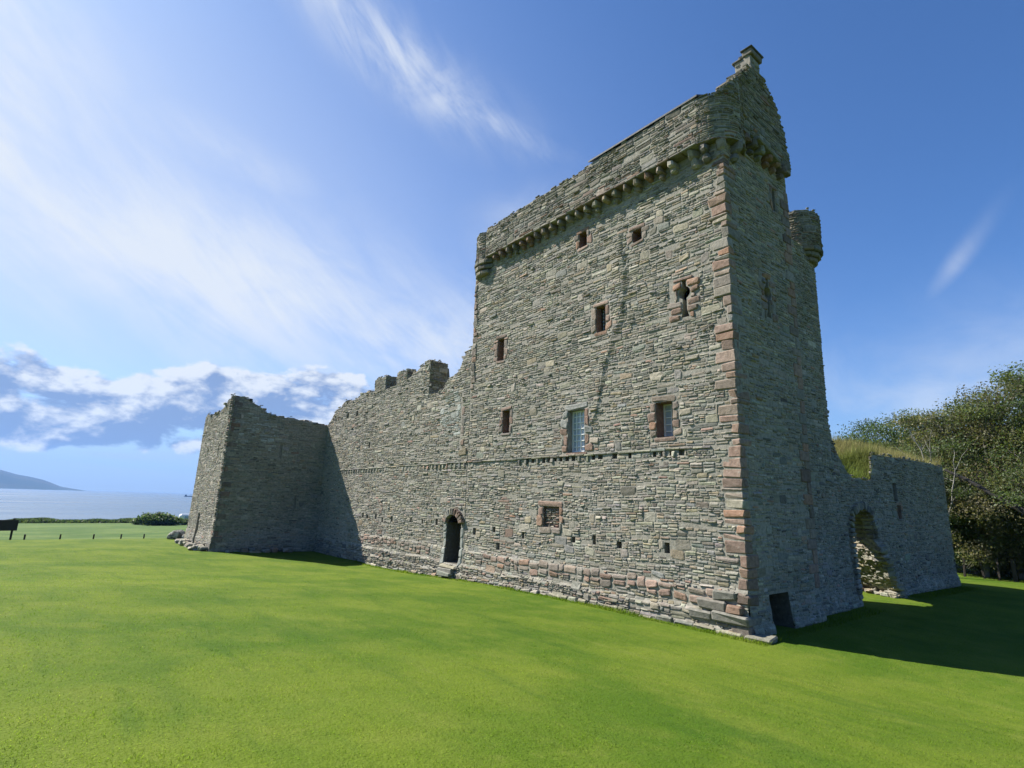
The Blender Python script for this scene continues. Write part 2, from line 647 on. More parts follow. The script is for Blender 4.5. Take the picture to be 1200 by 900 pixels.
def build_ground():
    xs = np.unique(np.concatenate([np.linspace(-230, -60, 120), np.linspace(-60, 30, 200), np.linspace(30, 200, 25), np.linspace(200, 3000, 12)]))
    ys = np.unique(np.concatenate([np.linspace(-3000, -200, 12), np.linspace(-200, -30, 60), np.linspace(-30, 50, 180), np.linspace(50, 250, 40), np.linspace(250, 3000, 12)]))
    X, Y = np.meshgrid(xs, ys, indexing='ij')
    Z = ground_z(X, Y)
    g = Geo()
    I = np.arange(X.size).reshape(X.shape)
    q = np.stack([I[:-1, :-1], I[1:, :-1], I[1:, 1:], I[:-1, 1:]], -1).reshape(-1, 4)
    g.add(np.stack([X, Y, Z], -1).reshape(-1, 3), [q], (1, 1, 1))
    o = g.build('lawn', M_GROUND, None, True)
    tag(o, 'wide mown green lawn sloping gently down to the castle', 'lawn', kind='structure')


build_ground()

# sea
g = Geo()
n = 96
a = np.linspace(0, 2 * PI, n, endpoint=False)
rad = 6500.
V = np.concatenate([[[-100, 0, -12.]], np.stack([-100 + rad * np.cos(a), rad * np.sin(a), np.full(n, -12.)], 1)])
k = np.arange(n)
g.add(V, [np.stack([0 * k, k + 1, (k + 1) % n + 1], 1)], (1, 1, 1))
tag(g.build('sea', M_SEA), 'calm pale blue sea stretching to the horizon', 'sea', kind='structure')

# far hill across the water
g = Geo()
na, nr = 160, 14
az = np.radians(np.linspace(-125, -88.2, na))
azd = np.degrees(az)
crest = np.interp(azd, [-125, -112, -104, -98, -95, -93.6, -92.6, -92.0, -91.0, -89.9, -89.2, -88.2],
                  [120, 215, 190, 205, 176, 146, 122, 110, 86, 34, 18, 0])
crest = crest * .95 + 5 * NZ[4](azd * 2.5, 0 * azd) * smooth(-88.4, -91, azd)
t = np.linspace(0, 1, nr)
prof = np.sin(t * PI) ** 1.1
D = 5200 + 1500 * t
A2, D2 = np.meshgrid(az, D, indexing='ij')
X = 7.4 + D2 * np.sin(A2); Y = -13.8 + D2 * np.cos(A2)
Z = -13 + np.maximum(0, crest[:, None]) * prof[None] * (1 + .10 * NZ[5](X * .004, Y * .004)) + 1.0 * (prof[None] > .01)
I = np.arange(X.size).reshape(X.shape)
q = np.stack([I[:-1, :-1], I[1:, :-1], I[1:, 1:], I[:-1, 1:]], -1).reshape(-1, 4)
g.add(np.stack([X, Y, Z], -1).reshape(-1, 3), [q], (1, 1, 1))
tag(g.build('hills', M_HILL, None, True), 'long blue hill across the water tailing off into the sea', 'hill', kind='structure')

# ------------------------------------------------------------------ FRONT FACE (tower house + curtain wall share the plane y = 0)
def front_dep(u, v):
    d = .022 * NZ[6](u * .55, v * .6) + .012 * NZ[7](u * 1.7, v * 1.5)
    d = d + .045 * smooth(1.12, .98, v + .06 * NZ[8](u * 1.2, 0 * u)) + .085 * smooth(.52, .36, v + .06 * NZ[9](u * 1.5, 0 * u)) + .07 * smooth(.16, .02, v)
    # long crooked break in the masonry of the tower
    line = np.interp(v, [5.2, 6.2, 7.5, 8.6, 9.2, 10.2, 11, 12.6], [-5.6, -5.0, -4.7, -4.3, -3.9, -3.75, -3.7, -3.95])
    s = (u - line)
    d = d + .040 * smooth(-.9, -.02, s) * (s < 0) * smooth(5, 6, v) * smooth(12.9, 11.5, v)
    return d


FRONT = Face((0, 0, 0), (1, 0, 0), (0, -1, 0), front_dep)
STR = 4.76     # height of the string course


def front_zone(uc, vc, cols, pr, r):
    n = len(uc)
    # pink sandstone course above the footing
    base = .83 + .16 * NZ[8](uc * .8, 0 * uc)
    lo = np.abs(vc - base) < .22
    pk = lo & (r.random(n) < .35) & ((uc > -11.8) | ((uc < -15.2) & (uc > -23)))
    cols = np.where(pk[:, None], pinks(n, r) * .92, cols)
    pr = np.where(pk, pr + .02, pr)
    # scar of pink stones beside the door
    sc_u = np.interp(vc, [.8, 1.6, 2.4, 3.4], [-9.9, -9.75, -9.55, -10.0])
    pk = (np.abs(uc - sc_u) < .22) & (vc < 3.45) & (vc > .8) & (r.random(n) < .85)
    pk |= (np.abs(uc + 20.6 + .12 * (vc - 1)) < .28) & (vc < 3.0) & (vc > .9) & (r.random(n) < .6)
    pk |= (np.abs(uc + 15.5) < 1.6) & (np.abs(vc - 6.6) < .22) & (r.random(n) < .3)
    cols = np.where(pk[:, None], pinks(n, r), cols)
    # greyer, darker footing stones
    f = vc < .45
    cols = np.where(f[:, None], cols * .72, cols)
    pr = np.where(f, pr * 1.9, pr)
    # pale patched masonry near the joint between tower and curtain wall
    pl = (np.hypot((uc + 14.1) / .9, (vc - 7.0) / 1.2) < 1) & (r.random(n) < .6)
    cols = np.where(pl[:, None], np.array((.40, .41, .37)) * r.normal(1, .08, (n, 1)), cols)
    return cols, pr


r0 = np.random.default_rng(5)
# --- openings in the tower: (u0,u1,v0,v1)
W = {
    'upper_left': (-5.88, -5.50, 12.50, 13.08),
    'upper_right': (-3.38, -3.02, 11.80, 12.22),
    'mid': (-5.04, -4.62, 9.00, 9.93),
    'mid_left': (-10.68, -10.26, 8.98, 9.95),
    'big': (-6.40, -5.58, 4.86, 6.36),
    'right': (-2.62, -2.05, 5.14, 6.20),
    'low_left': (-10.19, -9.76, 5.85, 6.77),
}
blind_out, blind_in = (-7.93, -6.62, 2.02, 3.18), (-7.64, -6.80, 2.26, 2.98)
put_t = [(-11.9, 1.85), (-10.55, 2.0), (-8.75, 1.88), (-6.1, 1.92), (-5.15, 1.98), (-4.1, 1.9), (-2.35, 1.95), (-10.25, 1.38)]
put_c = [(-22.9, 2.1), (-22.3, 2.05), (-21.2, 2.1), (-20.4, 1.95), (-19.3, 2.05), (-17.3, 2.08), (-16.2, 2.06), (-14.9, 2.1)]


def put_holes(L, r):
    out = []
    for (u, v) in L:
        w, h = r.uniform(.07, .12), r.uniform(.09, .15)
        out.append((u - w, u + w, v - h, v + h, .45, True))
    return out


def add_window(parent, face, op, jamb, seed, depth=None, bars=None, pane=True, label=None, sill=.14, lintel=.2, wj=(.16, .34)):
    """window part: dressed surround (own mesh) with pane and glazing bars as sub-parts"""
    r = np.random.default_rng(seed)
    a, b, c, d = op
    g = Geo()
    S = surround(a, b, c, d, r, wj, lintel, sill)
    rects(g, face, S, jamb, .03, seed)
    # inner reveals of the same dressed stone
    dp = .62
    R = np.array([(a, c), (b, c), (b, d), (a, d)])
    e = .006
    R2 = R + np.array([(e, e), (-e, e), (-e, -e), (e, -e)])
    Pf = face.map(R2[:, 0], R2[:, 1], np.full(4, .015)); Pk = face.map(R2[:, 0], R2[:, 1], np.full(4, -dp))
    k = np.arange(4); k1 = (k + 1) % 4
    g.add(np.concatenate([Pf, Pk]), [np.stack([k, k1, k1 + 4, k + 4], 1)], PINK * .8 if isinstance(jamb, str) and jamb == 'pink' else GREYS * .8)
    w = g.build('window', M_STONE, parent)
    if label: w['label'] = label
    if depth:
        def bar(gg, u0, u1, v0, v1, d0, d1, col):
            pts = []
            for dd in (d0, d1):
                for (u, v) in ((u0, v0), (u1, v0), (u1, v1), (u0, v1)):
                    pts.append(face.map(np.array(u), np.array(v), np.array(dd)))
            F = np.array([[4, 5, 6, 7], [0, 3, 2, 1], [0, 1, 5, 4], [1, 2, 6, 5], [2, 3, 7, 6], [3, 0, 4, 7]])
            gg.add(np.array(pts), [F], col)
        if pane:
            gp = Geo()
            bar(gp, a + .008, b - .008, c + .008, d - .008, -depth - .02, -depth, (.4, .4, .4))
            gp.build('pane', M_GLASS, w)
        gb = Geo()
        nx, nz, tk, mat = bars
        fw = tk * 1.5
        bar(gb, a + .01, a + .01 + fw, c + .01, d - .01, -depth + .002, -depth + .05, (1, 1, 1))
        bar(gb, b - .01 - fw, b - .01, c + .01, d - .01, -depth + .002, -depth + .05, (1, 1, 1))
        bar(gb, a + .012 + fw, b - .012 - fw, c + .01, c + .01 + fw * 1.3, -depth + .002, -depth + .048, (1, 1, 1))
        bar(gb, a + .012 + fw, b - .012 - fw, d - .01 - fw, d - .01, -depth + .002, -depth + .048, (1, 1, 1))
        for i in range(1, nx):
            u = a + (b - a) * i / nx
            bar(gb, u - tk / 2, u + tk / 2, c + .012 + fw * 1.3, d - .012 - fw, -depth + .003, -depth + .040, (1, 1, 1))
        for i in range(1, nz):
            v = c + (d - c) * i / nz
            bar(gb, a + .012 + fw, b - .012 - fw, v - tk / 2, v + tk / 2, -depth + .004, -depth + .036, (1, 1, 1))
        gb.build('glazing_bars', mat, w)
    return w, [s for s in S]


# =================================================================== TOWER HOUSE
TX0 = -12.62      # west edge of the tower
TD = 4.1          # depth of its east end
tower = thing('tower_house', 'tall grey rubble stone tower house with corbelled parapet and chimney', 'castle tower', (-6, 2, 0))
tw_holes = [(*W[k], .62, False) for k in W]
key_f = (-2.02, -.98, 8.62, 9.98)
tw_holes += [(*key_f, .35, False), (*blind_in, .12, True, PINK * .8)]
tw_holes += put_holes(put_t, r0)
# broken stones missing under the string course
for u in np.arange(-8.6, -.6, .31):
    if r0.random() < .6:
        w = r0.uniform(.05, .11); h = r0.uniform(.05, .09)
        tw_holes.append((u - w, u + w, STR - .13 - h, STR - .10 + h, .16, True))
# joints where the sandstone quoins go, plus the surrounds
quoin = []
v = 1.08
r1 = np.random.default_rng(21)
i = 0
while v < 13.4:
    h = r1.uniform(.12, .34)
    long_f = r1.random() < .5
    lf = r1.uniform(.34, .62) if long_f else r1.uniform(.14, .30)
    ls = r1.uniform(.24, .36) if long_f else r1.uniform(.45, .7)
    quoin.append((v, min(v + h, 13.45), lf, ls))
    v += h; i += 1
sur = []
win_parts = [
    ('upper_left', 'pink', 31, None, None), ('upper_right', 'pink', 32, None, None),
    ('mid', 'pink', 33, .30, (3, 7, .022, M_IRON)), ('mid_left', 'pink', 34, None, None),
    ('big', 'mix', 35, .26, (4, 7, .030, M_WHITE)), ('right', 'pink', 36, .42, (2, 5, .026, M_WHITE)),
    ('low_left', 'pink', 37, None, None)]
for (kname, jb, sd, dp, br) in win_parts:
    op = W[kname]
    if jb == 'mix':
        jc = None
        r_ = np.random.default_rng(sd)
        S = surround(*op, r_, (.2, .42), .22, .10)
        cl = np.array([GREYS * 1.05 if (s[3] > op[3] + .05 or (s[0] < op[0] and s[2] > 5.55)) else (PINK * r_.uniform(.85, 1.1) if r_.random() < .8 else GREYS) for s in S])
        w_, S2 = add_window(tower, FRONT, op, cl, sd, dp, br, sill=.10, lintel=.22, wj=(.2, .42), label='large barred window with white glazing bars above the string course')
    else:
        w_, S2 = add_window(tower, FRONT, op, jb, sd, dp, br, lintel=.16 if kname != 'right' else .2)
    sur += S2
plinth = []
rpl = np.random.default_rng(77)
for (xa, xb, k_) in ((-11.7, -.45, 1.), (-22.8, -15.3, .8)):
    x = xa
    while x < xb:
        w = rpl.uniform(.18, .62) * k_
        zb = .80 + .10 * float(NZ[8](x * .8, 0)) + rpl.normal(0, .04) - (.05 if x < -12 else 0)
        h = rpl.uniform(.13, .29) * k_
        if rpl.random() < .93:
            plinth.append((x, min(x + w, xb), zb, zb + h))
        if rpl.random() < .55:
            plinth.append((x + .03, min(x + w - .03, xb), zb - rpl.uniform(.16, .24) * k_, zb - .005))
        x += w
pl_t = [p_ for p_ in plinth if p_[0] > -12.6]; pl_c = [p_ for p_ in plinth if p_[0] < -12.6]

g = Geo()
qh = [(-lf, 0.2, a_, b_) for (a_, b_, lf, ls) in quoin]
extra = [(-3.9, -3.5, 13.1, 13.5), (-6.95, -6.55, 9.0, 9.5)]
front_top = const(13.97)
core(g, FRONT, TX0, 0, -.75, front_top, tw_holes, cell=.2, drop=0)
all_holes = [h[:4] for h in tw_holes] + qh + sur + pl_t + [blind_out, (-40, 1, STR - .045, STR + .045)]
rubble(g, FRONT, TX0 + .02, -.005, -.7, const(13.93), all_holes, seed=101, zone=front_zone)
rects(g, FRONT, pl_t, 'pink', .035, 78)
# west edge dressed stones
L = []
v = 8.0
while v < 13.0:
    h = r1.uniform(.22, .4)
    L.append((TX0, TX0 + r1.uniform(.2, .42), v, v + h)); v += h
rects(g, FRONT, L, 'pink', .045, 61)
g_front = g

# blocked window with pink frame and roughly infilled stones
g = Geo()
a_, b_, c_, d_ = blind_out
ai, bi, ci, di = blind_in
rects(g, FRONT, [(a_, b_, di, d_), (a_ + .02, ai, di - .36, di), (a_ - .08, ai, ci - .02, di - .36), (bi, b_, di - .30, di), (bi, b_ + .05, ci + .18, di - .30), (bi, b_ - .05, ci - .1, ci + .18),
                 (ai - .2, ai + .45, c_ - .02, ci), (ai + .47, bi + .12, c_ + .02, ci)], 'pink', .04, 71)
INF = Face((0, .12, 0), (1, 0, 0), (0, -1, 0), front_dep)
rI = np.random.default_rng(72)
uc, vc, hw, hh = layout(ai + .02, bi - .02, ci, di - .05, rI, .55)
L_, R_ = np.maximum(uc - hw, ai + .01), np.minimum(uc + hw, bi - .01)
uc, hw = (L_ + R_) / 2, (R_ - L_) / 2
ok = (hw > .02) & (vc > ci + .02) & (vc < di - .05)
stones(g, INF, uc[ok], vc[ok], hw[ok], hh[ok], rI.uniform(.02, .08, ok.sum()), np.where(rI.random((ok.sum(), 1)) < .55, pinks(ok.sum(), rI), stone_cols(ok.sum(), rI)), rI)
w_ = g.build('blocked_window', M_STONE, tower)
w_['label'] = 'blocked window with pink sandstone frame filled with rubble'


# keyhole gun loop: a plate cut to the loop's shape with dressed stones round it
def gun_loop(parent, face, cu, cv, rad, up, down, splay, rect, seed):
    hw = rad * .36
    loop = []
    a0 = math.asin(hw / rad)
    loop += [(cu + hw, cv + up), (cu - hw, cv + up)]
    for t in np.linspace(PI / 2 + a0, 3 * PI / 2 - a0, 12):
        loop.append((cu + rad * math.cos(t), cv + rad * math.sin(t)))
    loop += [(cu - hw, cv - down * .7), (cu - splay, cv - down), (cu + splay, cv - down), (cu + hw, cv - down * .7)]
    for t in np.linspace(-PI / 2 + a0, PI / 2 - a0, 12):
        loop.append((cu + rad * math.cos(t), cv + rad * math.sin(t)))
    bm = bmesh.new()
    a, b, c, d = rect
    out = [bm.verts.new((u, v, 0)) for (u, v) in ((a, c), (b, c), (b, d), (a, d))]
    inn = [bm.verts.new((u, v, 0)) for (u, v) in loop]
    es = [bm.edges.new((out[i], out[(i + 1) % 4])) for i in range(4)] + [bm.edges.new((inn[i], inn[(i + 1) % len(inn)])) for i in range(len(inn))]
    bmesh.ops.triangle_fill(bm, use_beauty=True, use_dissolve=False, edges=es)
    bm.verts.index_update()
    T = np.array([[v.index for v in f.verts] for f in bm.faces])
    co = np.array([v.co[:2] for v in bm.verts])
    bm.free()
    g = Geo()
    P0 = face.map(co[:, 0], co[:, 1], np.full(len(co), .004))
    P1 = face.map(co[:, 0], co[:, 1], np.full(len(co), -.30))
    n = len(co)
    k = np.arange(4, n); k1 = np.concatenate([np.arange(5, n), [4]])
    g.add(np.concatenate([P0, P1]), [T, T + n, np.stack([k, k1, k1 + n, k + n], 1)], MORTAR * .9)
    r = np.random.default_rng(seed)
    L = []
    v = c
    while v < d - .03:
        h = min(r.uniform(.16, .26), d - v)
        vm = v + h / 2
        if abs(vm - cv) < rad:
            ext = math.sqrt(max(rad ** 2 - max(0, abs(vm - cv) - h / 2) ** 2, 0)) + .02
        elif vm < cv - down * .75:
            ext = splay + .02
        else:
            ext = hw + .02
        if vm > cv + up or vm < cv - down:
            L.append((a + r.uniform(.1, .3), b - r.uniform(.1, .3), v, v + h))
        else:
            L += [(a + r.uniform(-.12, .22), cu - ext, v, v + h), (cu + ext, b - r.uniform(-.12, .22), v, v + h)]
        v += h
    rects(g, face, [s for s in L if s[1] - s[0] > .06], 'pink', .05, seed)
    o = g.build('gun_loop', M_STONE, parent)
    return o


gun_loop(tower, FRONT, -1.49, 9.47, .20, .42, .78, .14, key_f, 81)

# quoins wrapping the south-east corner
g = Geo()
cq = pinks(len(quoin), r1)
cq = np.where(r1.random((len(cq), 1)) < .14, stone_cols(len(cq), r1), cq)
for (a_, b_, lf, ls), cc in zip(quoin, cq):
    x0, x1 = -lf, .035 + r1.normal(0, .008)
    y0, y1 = -.035 + r1.normal(0, .008), ls
    block(g, ((x0 + x1) / 2, (y0 + y1) / 2, (a_ + b_) / 2), ((x1 - x0) / 2 - .006, (y1 - y0) / 2 - .006, (b_ - a_) / 2 - .007), cc, ch=.03, jit=.014, r=r1)
g.build('quoin_stones', M_STONE, tower)

# large loose footing stones along the base of tower
g = Geo()
r2 = np.random.default_rng(23)
x = -12.5
while x < .05:
    w = r2.uniform(.3, .75)
    for lev in range(2):
        h = r2.uniform(.10, .2)
        z = float(ground_z(x + w / 2, -.2)) + .02 + lev * .17
        out = r2.uniform(.16, .30) - lev * .10
        if r2.random() < .9 - .3 * lev:
            yaw = r2.normal(0, .06)
            A = np.array([[math.cos(yaw), math.sin(yaw), r2.normal(0, .04)], [-math.sin(yaw), math.cos(yaw), r2.normal(0, .06)], [0, 0, 1]])
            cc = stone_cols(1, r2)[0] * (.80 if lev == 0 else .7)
            if x > -9 and lev == 1 and r2.random() < .15: cc = pinks(1, r2)[0] * .85
            block(g, (x + w / 2 + lev * .1, .25 - out, z), (w / 2 - .015, .25, h / 2), cc, A, .035, .02, r2)
    x += w
for (cx, cy, cz, hx, hy, hz, pk) in ((-.42, .1, .38, .5, .36, .13, 0), (-.16, .16, .16, .26, .34, .12, 1), (-.95, .1, .64, .42, .3, .12, 1), (-.32, .1, .62, .24, .32, .10, 1), (-.12, .2, .87, .17, .3, .13, 1), (-.62, .12, .90, .33, .26, .12, 0), (-1.3, .1, .36, .35, .3, .12, 0)):
    block(g, (cx, cy, cz), (hx, hy, hz), pinks(1, r2)[0] * .8 if pk else (.21, .20, .17), None, .045, .02, r2)
g_front.add(np.concatenate(g.V), g.F, np.concatenate(g.C)); g_front.build('front_wall', M_STONE, tower)

# projecting string course with small blocks under it
def string_course(parent, x0, x1, seed, dent=True):
    r = np.random.default_rng(seed)
    g = Geo()
    x = x0
    while x < x1 - .1:
        w = min(r.uniform(.3, .7), x1 - x)
        block(g, (x + w / 2, .03, STR + r.normal(0, .010)), (w / 2 - .006, .075 + r.uniform(0, .012), .024 + r.uniform(0, .012)), stone_cols(1, r)[0] * .9, None, .012, .006, r)
        x += w
    x = x0 + .1
    while x < x1 - .1:
        if dent or r.random() < .25:
            block(g, (x, .03, STR - .14), (r.uniform(.05, .085), .075, r.uniform(.07, .1)), stone_cols(1, r)[0], None, .02, .008, r)
        x += r.uniform(.30, .40)
    return g.build('string_course', M_STONE, parent)


string_course(tower, -12.6, -.82, 91, False)

# --- east end of the tower (x = 0)
def side_dep(u, v):
    return .02 * NZ[2](u * .8, v * .6) + .05 * smooth(.9, .4, v) + .08 * smooth(.35, .1, v)


SIDE = Face((0, 0, 0), (0, 1, 0), (1, 0, 0), side_dep)
keyR = (1.72, 2.66, 8.75, 10.25)
slotR, holeR = (3.02, 3.22, 12.75, 13.55), (1.05, 2.12, -.35, .93)
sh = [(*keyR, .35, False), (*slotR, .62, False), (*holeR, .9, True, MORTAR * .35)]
g = Geo()
r3 = np.random.default_rng(27)
core(g, SIDE, 0, TD, -.75, const(14.6), sh, cell=.2, drop=0)
Sl = surround(*slotR, r3, (.14, .26), .15, .12)
qs = [(-.1, ls, a_, b_) for (a_, b_, lf, ls) in quoin]
qb = []
v = .9
i = 0
while v < 13.6:
    h = r3.uniform(.24, .42)
    qb.append((TD - (r3.uniform(.4, .6) if i % 2 else r3.uniform(.22, .34)), TD, v, v + h)); v += h; i += 1
rubble(g, SIDE, .02, TD - .005, -.7, const(14.55), [h[:4] for h in sh] + qs + Sl + qb, seed=102)
rects(g, SIDE, Sl, 'pink', .03, 62)
g.build('side_wall', M_STONE, tower)
gun_loop(tower, SIDE, 2.2, 9.62, .24, .50, .80, .15, keyR, 82)
# quoins on its far corner (wrap round)
g = Geo()
for (u0, u1, a_, b_) in qb:
    block(g, (-.22, (u0 + TD + .03) / 2, (a_ + b_) / 2), (.255, (TD + .03 - u0) / 2 - .006, (b_ - a_) / 2 - .007), pinks(1, r3)[0], None, .022, .006, r3)
g.build('quoin_stones', M_STONE, tower)

# back, west side and hidden top of the tower
BACK = Face((0, TD, 0), (-1, 0, 0), (0, 1, 0))
WEST = Face((TX0, 0, 0), (0, -1, 0), (-1, 0, 0))
g = Geo()
core(g, BACK, .02, 6.0, -.7, const(14.4), cell=1.2, drop=0)
rubble(g, BACK, .02, 6.0, -.6, const(14.4), seed=103, sc=1.5)
BACK2 = Face((0, 3.4, 0), (-1, 0, 0), (0, 1, 0))
core(g, BACK2, 6.0, -TX0, -.7, const(14.4), cell=1.2, drop=0)
rubble(g, BACK2, 6.0, -TX0, -.6, const(14.4), seed=104, sc=1.5)
STEP = Face((-6.0, 0, 0), (0, -1, 0), (-1, 0, 0))
core(g, STEP, -TD, -3.4, -.7, const(14.4), cell=1.2, drop=0)
g.build('back_wall', M_STONE, tower)
g = Geo()
core(g, WEST, -3.4, 0, -.7, const(14.4), cell=.8, drop=0)
rubble(g, WEST, -3.38, -.02, 6.5, const(14.35), seed=105)
g.build('west_wall', M_STONE, tower)
# wall-walk slab closing the top
g = Geo()
block(g, (TX0 / 2, 1.9, 14.02), (-TX0 / 2 - .1, 1.5, .06), MORTAR * .5)
block(g, (-3.0, 2.2, 14.15), (2.9, 1.85, .05), MORTAR * .5)
g.build('wall_walk', M_STONE, tower)

# corbels
r4 = np.random.default_rng(31)
xs_c = np.arange(-10.85, -1.25, .462)
for x in xs_c:
    g = Geo()
    cc = stone_cols(1, r4)[0] * .9 if r4.random() < .65 else pinks(1, r4)[0] * .85
    w = r4.uniform(.075, .115)
    block(g, (x, -.10, 13.80 + r4.normal(0, .012)), (w, .25, .125), cc, None, .05, .012, r4)
    if r4.random() < .6:
        block(g, (x + r4.normal(0, .01), .0, 13.60), (w * .85, .20, .085), cc * .9, None, .045, .012, r4)
    g.build('corbel', M_STONE, tower)
# thin ledge of stones over the corbels
g = Geo()
x = -11.2
while x < -1.1:
    w = r4.uniform(.35, .6)
    cc = pinks(1, r4)[0] * .8 if r4.random() < .4 else stone_cols(1, r4)[0]
    block(g, (x + w / 2, -.10, 13.955), (w / 2 - .008, .275 + r4.uniform(0, .03), .035), cc, None, .02, .008, r4)
    x += w
g.build('corbel_ledge', M_STONE, tower)

# parapet (stands 0.3 m proud)
def par_dep(u, v):
    return .02 * NZ[1](u * .7, v)


PAR = Face((0, -.3, 0), (1, 0, 0), (0, -1, 0), par_dep)
ptop = profile([(-11.6, 15.38), (-10.5, 15.42), (-8, 15.45), (-5.15, 15.46), (-5.10, 15.56), (-.5, 15.56)])
g = Geo()
core(g, PAR, -11.5, -.60, 13.985, ptop, T=.62, cell=.4, ends=(True, True), bottom=True, drop=.05)


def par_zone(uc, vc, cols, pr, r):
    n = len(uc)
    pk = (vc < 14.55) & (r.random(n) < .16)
    cols = np.where(pk[:, None], pinks(n, r) * .75, cols * .74)     # exposed wall head, darker than the walling below
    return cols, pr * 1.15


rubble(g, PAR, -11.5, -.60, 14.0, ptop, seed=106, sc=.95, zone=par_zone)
g.build('parapet', M_STONE, tower)

# slated cap-house roof behind the parapet
g = Geo()
Vr = np.array([(-5.1, -.37, 15.56), (-.55, -.37, 15.56), (-.40, 2.0, 16.75), (-5.1, 2.0, 16.75), (-5.1, 4.1, 15.7), (-.4, 4.1, 15.7)])
Vr2 = Vr + np.array((0, 0, .06))
F = np.array([[0, 1, 2, 3], [3, 2, 5, 4]])
g.add(np.concatenate([Vr, Vr2]), [F[:, ::-1], F + 6, np.array([[0, 1, 7, 6], [1, 2, 8, 7], [2, 5, 11, 8], [5, 4, 10, 11], [4, 3, 9, 10], [3, 0, 6, 9]])], (1, 1, 1))
g.build('roof', M_SLATE, tower)
g = Geo()
CAPW = Face((-5.0, 0, 0), (0, -1, 0), (-1, 0, 0))
core(g, CAPW, -4.1, .2, 14.0, profile([(-4.1, 15.6), (-2, 16.7), (.2, 15.5)]), T=.5, cell=.5, ends=(True, True))
rubble(g, CAPW, -4.1, .2, 14.0, profile([(-4.1, 15.6), (-2, 16.7), (.2, 15.5)]), seed=107)
CAPB = Face((0, 3.85, 0), (-1, 0, 0), (0, 1, 0))
core(g, CAPB, .1, 5.0, 14.0, const(15.6), T=.4, cell=.6)
g.build('cap_house_wall', M_STONE, tower)

# gable on the east end (0.3 m proud) rising to the chimney
GAB = Face((.22, 0, 0), (0, 1, 0), (1, 0, 0), lambda u, v: .02 * NZ[3](u, v))
gtop = profile([(.55, 16.2), (.8, 16.42), (1.2, 16.85), (1.7, 17.35), (2.45, 17.45), (2.75, 17.2), (3.1, 16.95), (3.5, 16.58), (3.85, 15.9), (4.04, 15.2), (4.12, 14.4)])
g = Geo()
core(g, GAB, .6, 4.1, 14.40, gtop, T=.6, cell=.25, ends=(True, True), bottom=True)
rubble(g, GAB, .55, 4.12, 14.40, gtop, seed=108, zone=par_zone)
rubble(g, Face((0, 4.11, 0), (-1, 0, 0), (0, 1, 0)), -.2, .35, 14.4, const(14.9), seed=1081)
# ragged top edge blocks
for u in np.arange(.7, 4.05, .26):
    t_ = float(gtop(u))
    block(g, (-.08 + r4.normal(0, .03), u, t_ - .06), (.30, .14, .06), stone_cols(1, r4)[0] * .85, None, .03, .02, r4)
g.build('gable', M_STONE, tower)
# corbels under the gable
for y in np.arange(1.0, 4.0, .5):
    g = Geo()
    cc = stone_cols(1, r4)[0] if r4.random() < .5 else pinks(1, r4)[0] * .8
    block(g, (.08, y, 14.36), (.25, .11, .14), cc, None, .05, .012, r4)
    block(g, (.02, y, 14.14), (.17, .09, .09), cc * .9, None, .04, .012, r4)
    g.build('corbel', M_STONE, tower)
# sloping water spout slab
g = Geo()
A = np.array([[0, 1, -.12], [1, 0, 0], [0, .12, 1]])
block(g, (.2, 2.3, 14.48), (.75, .18, .07), GREYS * .7, A, .03, .02, r4)
g.build('water_spout', M_STONE, tower)

# chimney with stepped cope
g = Geo()
block(g, (-.07, 2.06, 17.50), (.27, .30, .36), MORTAR * .8, None, .02, .01, r4)
CH = Face((.20, 0, 0), (0, 1, 0), (1, 0, 0)); CH2 = Face((0, 1.76, 0), (1, 0, 0), (0, -1, 0)); CH3 = Face((0, 2.36, 0), (-1, 0, 0), (0, 1, 0))
rubble(g, CH, 1.77, 2.35, 17.2, const(17.86), seed=109, sc=.7)
rubble(g, CH2, -.33, .19, 17.1, const(17.86), seed=110, sc=.7)
rubble(g, CH3, -.19, .33, 17.1, const(17.86), seed=112, sc=.7)
ch = g.build('chimney', M_STONE, tower)
g = Geo()
block(g, (-.26, 2.06, 17.885), (.16, .36, .045), (.15, .14, .12), None, .02, .01, r4)
block(g, (-.07, 2.06, 17.93), (.13, .34, .06), (.18, .165, .14), None, .02, .01, r4)
block(g, (.12, 2.06, 17.97), (.16, .36, .10), (.20, .18, .15), None, .02, .01, r4)
block(g, (.12, 2.06, 18.09), (.20, .42, .035), (.10, .10, .09), None, .02, .008, r4)
g.build('chimney_cap', M_STONE, ch)


